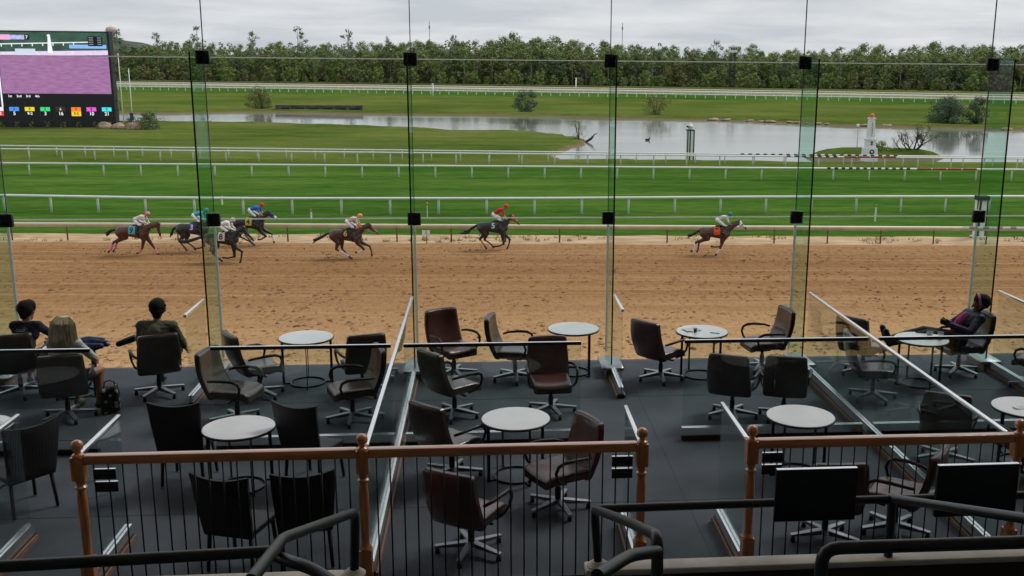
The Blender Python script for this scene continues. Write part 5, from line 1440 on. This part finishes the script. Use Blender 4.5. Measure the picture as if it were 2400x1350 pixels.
# clods thrown up behind the runners
rng = np.random.RandomState(3)
kd_ = MB()
for hx, hy in HP.values():
    for k in range(26):
        c = np.array([hx - .2 - abs(rng.normal()) * 1.3, hy + rng.normal() * .5, G + .08 + abs(rng.normal()) * .22]); r_ = rng.uniform(.015, .05)
        kd_.add([c + np.array(v) * r_ * rng.uniform(.6, 1.4) for v in ((1, 0, 0), (-1, 0, 0), (0, 1, 0), (0, -1, 0), (0, 0, 1), (0, 0, -1))], [(0, 2, 4), (2, 1, 4), (1, 3, 4), (3, 0, 4), (2, 0, 5), (1, 2, 5), (3, 1, 5), (0, 3, 5)])
tag(kd_.build('kicked_dirt', flat('thrown_dirt', (.13, .07, .035), .95)), 'dark clods kicked up behind the galloping horses', 'dirt', kind='stuff')

# loose clods lying on the harrowed track
rng = np.random.RandomState(8)
N = 4600
cx_ = rng.uniform(-34, 42, N); cy_ = 15.5 + 24.0 * rng.uniform(0, 1, N) ** 1.35
keep = np.array([noise.noise(Vector((a * .35, b_ * .25, 9))) for a, b_ in zip(cx_, cy_)]) > -.12
cx_, cy_ = cx_[keep], cy_[keep]; N = len(cx_)
sz_ = rng.uniform(.035, .10, N); ha = rng.uniform(.35, .7, N)
oc = np.array([(1, 0, 0), (-1, 0, 0), (0, 1, 0), (0, -1, 0), (0, 0, 1), (0, 0, -1)], float)
V_ = oc[None] * np.stack([sz_ * rng.uniform(.8, 1.6, N), sz_, sz_ * ha], 1)[:, None] + np.stack([cx_, cy_, np.full(N, G + .06)], 1)[:, None] + rng.normal(size=(N, 6, 3)) * (sz_ * .18)[:, None, None]
of = np.array([(0, 2, 4), (2, 1, 4), (1, 3, 4), (3, 0, 4), (2, 0, 5), (1, 2, 5), (3, 1, 5), (0, 3, 5)])
F_ = (of[None] + 6 * np.arange(N)[:, None, None]).reshape(-1, 3)
o = link('dirt_clods', mesh('dirt_clods', V_.reshape(-1, 3), F_, flat('loose_dirt', (.26, .14, .065), .95, .4, .8)))
tag(o, 'loose clods and hoof-churned lumps scattered over the dirt track', 'dirt', kind='stuff')
# ================================================================== TREES AND SHRUBS
def leaves(rng, centres, radii, per, size, flat_=0.6):
    """small leaf-clump quads scattered in soft balls round the given centres"""
    c = np.repeat(np.asarray(centres, float), per, 0); r_ = np.repeat(np.asarray(radii, float), per)
    N = len(c)
    d = rng.normal(size=(N, 3)); d /= np.linalg.norm(d, axis=1)[:, None]
    p = c + d * (r_ * rng.uniform(.25, 1.0, N) ** .55)[:, None] * np.array([1, 1, .8])
    nrm = d * 1.5 + rng.normal(size=(N, 3)) * .45 + np.array([0, 0, flat_ + .3]); nrm /= np.linalg.norm(nrm, axis=1)[:, None]
    a = np.cross(nrm, rng.normal(size=(N, 3))); a /= np.linalg.norm(a, axis=1)[:, None]; b_ = np.cross(nrm, a)
    s = size * rng.uniform(.6, 1.35, N)[:, None]
    v = np.stack([p - a * s, p - b_ * s * .62, p + a * s, p + b_ * s * .62], 1).reshape(-1, 3)
    return v, np.arange(4 * N).reshape(-1, 4)

def tree_geo(seed, h, crown_lo, wid, nclump, per, size, openness=.0, trunk_r=.22, lean=.0, stems=1):
    rng = np.random.RandomState(seed)
    C_, R_ = [], []
    mb = MB()
    for s in range(stems):
        ang0 = rng.uniform(0, 6.28)
        off = np.array([math.cos(ang0), math.sin(ang0)]) * (wid * .35 if stems > 1 else 0)
        tip = np.array([off[0] + rng.uniform(-1, 1) * lean, off[1] + rng.uniform(-1, 1) * lean, h * rng.uniform(.86, .95)])
        base = np.array([off[0] * .1, off[1] * .1, -.3])
        pts = [base + (tip - base) * u + np.array([rng.uniform(-.2, .2), rng.uniform(-.2, .2), 0]) * h * .03 * (u > 0) for u in (0, .3, .6, .85, 1)]
        mb.tube(pts, [trunk_r * k for k in (1.25, .95, .7, .35, .1)], 6)
        k_ = nclump // stems
        for i in range(k_):
            u = crown_lo + (1 - crown_lo) * ((i + rng.uniform(0, 1)) / k_)
            prof = math.sin(math.pi * min(1, max(0.06, (u - crown_lo) / (1 - crown_lo) * .86 + .12))) ** .7
            a = rng.uniform(0, 6.28); rad = wid * prof * rng.uniform(.35, 1.0)
            o = base + (tip - base) * min(u, .97)
            c = o + np.array([math.cos(a) * rad, math.sin(a) * rad, rng.uniform(-.02, .05) * h])
            if rng.uniform() < openness: continue
            C_.append(c); R_.append(wid * rng.uniform(.26, .44) * (1 - .35 * openness))
            j = base + (tip - base) * max(.12, u - .14 * rng.uniform(.6, 1.3))
            mb.tube([j, (j + c) / 2 + np.array([0, 0, -.02 * h]), c], [trunk_r * .30, trunk_r * .2, trunk_r * .07], 4, False)
    v, f = leaves(rng, C_, R_, per, size)
    return (mb.v, mb.f), (v, f)

VAR = []
for k in range(10): VAR.append(('full', tree_geo(100 + k, 20, .12 + .05 * (k % 4), 5.0 + .5 * (k % 3), 58, 26, .48, .04)))
for k in range(6): VAR.append(('sparse', tree_geo(200 + k, 26, .42, 4.8, 42, 22, .40, .36, .26, .8)))
for k in range(5): VAR.append(('shrub', tree_geo(300 + k, 6.5, .05, 2.6, 26, 34, .32, .0, .1, .3, 2)))
for k in range(4): VAR.append(('thin', tree_geo(400 + k, 18, .48, 2.2, 24, 18, .42, .2, .17)))
kinds = {}
for kd, ((tv, tf), (lv, lf)) in VAR:
    kinds.setdefault(kd, []).append((mesh('trunk', tv, tf, MAT['trunk'], True), {}, lv, lf, tv, tf))
def crown_mesh(kd, i, mk):
    e = kinds[kd][i]
    if mk not in e[1]: e[1][mk] = mesh('crown', e[2], e[3], MAT[mk])
    return e[1][mk]
def plant(kd, i, x, y, s, rz, mk, name, label, cat='tree', group=None, sz=None, z=G):
    t = thing(name, label, cat, (x, y, z), rz, group)
    t.scale = (s, s, sz or s)
    link('trunk', kinds[kd][i][0], t); link('crown', crown_mesh(kd, i, mk), t)
    return t
rr = random.Random(21)
def edge(x): return 462 - 0.20 * x - 0.0002 * x * abs(x)
def rise(x, y):
    t_ = min(1, max(0, (y - edge(x) - 4) / 76)); return 8.5 * t_ * t_ * (3 - 2 * t_)
def canopy(x):
    """height of the wood's skyline along x"""
    px = [-400, -215, -190, -170, -60, -30, 0, 40, 80, 110, 150, 210, 260, 400]
    pz = [12, 13, 15, 18.5, 19, 19.5, 22, 22.5, 19, 17.5, 18, 19.5, 19.5, 19]
    return float(np.interp(x, px, pz)) * (1 + .13 * noise.noise(Vector((x * .035, 3.3, 0))) + .07 * noise.noise(Vector((x * .11, 7.1, 0))))
# individual trees along the front of the wood
LAB = {'leaf': 'mid-green tree in the front row of the wood', 'leaf_dark': 'dark green tree in the front row of the wood', 'leaf_olive': 'olive green tree in the front row of the wood', 'leaf_bright': 'fresh bright green tree in the front row of the wood'}
x = -330.0
while x < 330:
    mk = rr.choices(['leaf', 'leaf_dark', 'leaf_olive', 'leaf_bright'], [5, 3, 3, 1.2])[0]
    kd = rr.choices(['full', 'thin'], [6, 4])[0]
    i = rr.randrange(len(kinds[kd])); h = canopy(x) * (rr.uniform(.5, .82) if kd == 'full' else rr.uniform(.75, 1.0))
    s = h / (20 if kd == 'full' else 18)
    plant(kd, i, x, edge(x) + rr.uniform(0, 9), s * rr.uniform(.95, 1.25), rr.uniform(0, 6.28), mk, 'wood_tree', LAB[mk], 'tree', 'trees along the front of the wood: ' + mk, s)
    x += rr.uniform(4.2, 7.0)
# low shrubs at the edge of the wood
x = -300.0
while x < 320:
    if rr.random() < .9:
        mk = rr.choices(['leaf_bright', 'leaf', 'leaf_olive'], [4, 3, 2])[0]
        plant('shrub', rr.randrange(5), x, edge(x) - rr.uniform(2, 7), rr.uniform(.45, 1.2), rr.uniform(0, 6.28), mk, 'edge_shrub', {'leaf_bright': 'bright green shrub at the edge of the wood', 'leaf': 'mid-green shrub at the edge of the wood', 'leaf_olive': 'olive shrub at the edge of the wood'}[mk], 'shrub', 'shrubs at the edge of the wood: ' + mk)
    x += rr.uniform(2.8, 6.0)
# tall open-crowned trees standing above the wood on the left
for k, (px, h, w) in enumerate(((-178, 26.5, 1.0), (-158, 24.5, .8), (-137, 26.5, 1.0), (-110, 25.5, 1.0), (-88, 26.3, 1.0), (-64, 25.4, .95), (-45, 23.5, .7), (-14, 24, .6), (78, 20, .8), (104, 22.5, .9))):
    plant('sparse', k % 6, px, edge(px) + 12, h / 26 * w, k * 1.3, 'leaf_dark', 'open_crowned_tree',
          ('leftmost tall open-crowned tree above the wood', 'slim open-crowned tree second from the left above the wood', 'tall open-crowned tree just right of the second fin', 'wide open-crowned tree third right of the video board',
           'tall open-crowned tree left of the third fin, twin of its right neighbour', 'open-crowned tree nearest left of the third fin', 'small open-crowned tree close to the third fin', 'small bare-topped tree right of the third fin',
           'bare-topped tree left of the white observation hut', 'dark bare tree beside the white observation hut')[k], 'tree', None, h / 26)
# the mass of the wood behind
LV, LF, TV, TF = [], [], [], []
nl = nt = 0
for row, dy_ in enumerate((9, 17, 27, 40, 56, 74)):
    x = -380.0
    while x < 380:
        kd = 'full' if rr.random() < .8 else 'thin'
        e = rr.choice(kinds[kd]); yy = edge(x) + dy_ + rr.uniform(-4, 4); h = canopy(x) * rr.uniform(.88, 1.06) * (.74 + .07 * row) - rise(x, yy)
        s = h / (20 if kd == 'full' else 18); a = rr.uniform(0, 6.28); ca, sa = math.cos(a), math.sin(a)
        Rm = np.array([[ca, -sa, 0], [sa, ca, 0], [0, 0, 1]]) * np.array([[s * 1.15], [s * 1.15], [s]])
        o = np.array([x + rr.uniform(-2, 2), yy, G + rise(x, yy) - .2])
        sel = np.arange(len(e[3])) % 3 != 0 if row > 1 else np.arange(len(e[3])) >= 0
        v = e[2].reshape(-1, 4, 3)[sel].reshape(-1, 3) @ Rm.T + o
        LV.append(v); nl += len(v)
        if row < 3:
            tv = np.array(e[4]) @ Rm.T + o; TV.append(tv); TF += [[q_ + nt for q_ in f_] for f_ in e[5]]; nt += len(tv)
        x += rr.uniform(4.2, 6.6)
# understorey: leafy and bare brush between the trunks
rng = np.random.RandomState(5)
def brush(n_, lo, hi, z1):
    ux = rng.uniform(-380, 380, n_)
    uy = np.array([edge(q_) for q_ in ux]) + rng.uniform(lo, hi, n_)
    uc = np.stack([ux, uy, G + rng.uniform(.1, 1, n_) * z1 + np.array([rise(a_, b_) for a_, b_ in zip(ux, uy)])], 1)
    return leaves(rng, uc, rng.uniform(1.3, 2.6, n_), 18, .6)[0]
LV.append(brush(1100, 2, 40, 6))
TW = brush(1300, 3, 34, 7)
LV = np.concatenate(LV)
wood = thing('wood', 'dense mass of mixed woodland behind the front row of trees', 'wood', (0, 500, G)); wood['kind'] = 'stuff'
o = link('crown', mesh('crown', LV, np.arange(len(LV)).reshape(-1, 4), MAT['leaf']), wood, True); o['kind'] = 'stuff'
o = link('trunk', mesh('trunk', np.concatenate(TV), TF, MAT['trunk'], True), wood, True); o['kind'] = 'stuff'

o = link('brush', mesh('brush', TW, np.arange(len(TW)).reshape(-1, 4), MAT['twig']), wood, True); o['kind'] = 'stuff'

# shrubs round the pond and board
def bush(label, x, y, h, w, mk, seed, per=60, size=.13, clumps=46, lo=.02, stems=4, openness=0, tr=.07, name='pond_shrub', z=G, bark='trunk_dark', cat='shrub'):
    (tv, tf), (lv, lf) = tree_geo(seed, h, lo, w, clumps, per, size, openness, tr, w * .4, stems)
    t = thing(name, label, cat, (x, y, z))
    link('trunk', mesh('trunk', tv, tf, MAT[bark], True), t)
    link('crown', mesh('crown', lv, lf, MAT[mk]), t)
    return t
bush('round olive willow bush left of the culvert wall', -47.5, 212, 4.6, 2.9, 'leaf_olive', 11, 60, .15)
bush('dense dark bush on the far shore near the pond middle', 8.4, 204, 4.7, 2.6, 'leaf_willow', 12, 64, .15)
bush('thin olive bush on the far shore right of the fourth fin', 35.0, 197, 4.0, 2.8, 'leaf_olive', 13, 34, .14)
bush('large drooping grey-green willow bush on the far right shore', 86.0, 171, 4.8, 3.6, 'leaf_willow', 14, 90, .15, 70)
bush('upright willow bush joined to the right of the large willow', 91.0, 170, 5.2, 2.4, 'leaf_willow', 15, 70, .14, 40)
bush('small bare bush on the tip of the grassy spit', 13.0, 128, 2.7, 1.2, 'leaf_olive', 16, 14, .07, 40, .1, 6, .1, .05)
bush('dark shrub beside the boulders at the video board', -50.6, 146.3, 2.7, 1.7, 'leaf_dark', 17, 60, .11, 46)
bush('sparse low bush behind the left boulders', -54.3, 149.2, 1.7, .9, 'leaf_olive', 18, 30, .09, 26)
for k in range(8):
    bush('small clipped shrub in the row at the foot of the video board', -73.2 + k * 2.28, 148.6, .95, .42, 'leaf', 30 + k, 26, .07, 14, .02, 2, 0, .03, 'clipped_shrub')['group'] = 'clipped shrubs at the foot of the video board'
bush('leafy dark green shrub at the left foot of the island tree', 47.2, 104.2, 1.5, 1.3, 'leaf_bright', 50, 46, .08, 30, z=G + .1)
# low spreading half-bare tree on the islet
t = thing('islet_tree', 'low spreading half-bare tree leaning over the pond islet', 'tree', (51.2, 103.8, G + .1))
rng = np.random.RandomState(77)
mb = MB(); tips = []
def grow_branch(p, d, L, r_, depth):
    pts = [p]; q_ = p.copy(); dd = d / np.linalg.norm(d)
    for i in range(4):
        dd = dd + rng.normal(size=3) * .16 + np.array([0, 0, .05]); dd /= np.linalg.norm(dd)
        q_ = q_ + dd * L / 4; pts.append(q_.copy())
    mb.tube(pts, [r_ * (1 - .16 * i) for i in range(5)], 5, False)
    if depth == 0: tips.append(q_); return
    for k in range(3 if depth > 1 else 4):
        s = pts[2 + (k % 3)]
        grow_branch(s, dd + rng.normal(size=3) * .62 + np.array([0, 0, .1]), L * .66, r_ * .5, depth - 1)
for d in ((-1, 0, .32), (-.75, .2, .75), (-.1, .1, 1.0), (.7, -.1, .75), (.55, .3, .45), (-.9, -.3, .5)):
    grow_branch(np.array([.1 * d[0], 0, .05]), np.array(d, float), 1.75, .14, 3)
link('trunk', mb.me('trunk', MAT['trunk_dark'], True), t)
right = [p for p in tips if p[0] > .5]
v, f_ = leaves(rng, right, [.28] * len(right), 12, .07)
v2, f2 = leaves(rng, tips, [.2] * len(tips), 2, .05)
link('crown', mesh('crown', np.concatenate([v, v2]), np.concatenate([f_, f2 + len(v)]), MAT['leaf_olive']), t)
# bare dead branch by the left bank
t = thing('dead_branch', 'bare dead branch at the near left bank of the pond', 'branch', (-46.5, 163, G))
mb = MB(); tips = []
for d in ((-.8, 0, .9), (.9, 0, .6), (.2, 0, .8)): grow_branch(np.array([0, 0, 0.]), np.array(d, float), 1.1, .05, 1)
link('wood', mb.me('wood', MAT['trunk_dark'], True), t)
# weeds along the sand strip under the dirt rail
rng = np.random.RandomState(9)
V_, F_ = [], []
nb = 0
for k in range(420):
    x = rng.uniform(-45, 50); y = 44.6 - .058 * x + rng.uniform(-1.2, 1.6)
    if noise.noise(Vector((x * .25, y * .4, 4))) < -.05: continue
    for j in range(7):
        a = rng.uniform(0, 6.28); L = rng.uniform(.08, .26); w = .02
        bx, by = x + rng.uniform(-.2, .2), y + rng.uniform(-.12, .12)
        tx, ty = bx + math.cos(a) * L * .5, by + math.sin(a) * L * .5
        V_ += [(bx - w, by, G + .02), (bx + w, by, G + .02), (tx, ty, G + .03 + L)]; F_.append([nb, nb + 1, nb + 2]); nb += 3
o = link('weeds', mesh('weeds', V_, F_, MAT['leaf_olive'])); tag(o, 'sparse weeds growing in the sand below the inside rail', 'weeds', kind='stuff')

bpy.data.scenes.remove(TMPS)
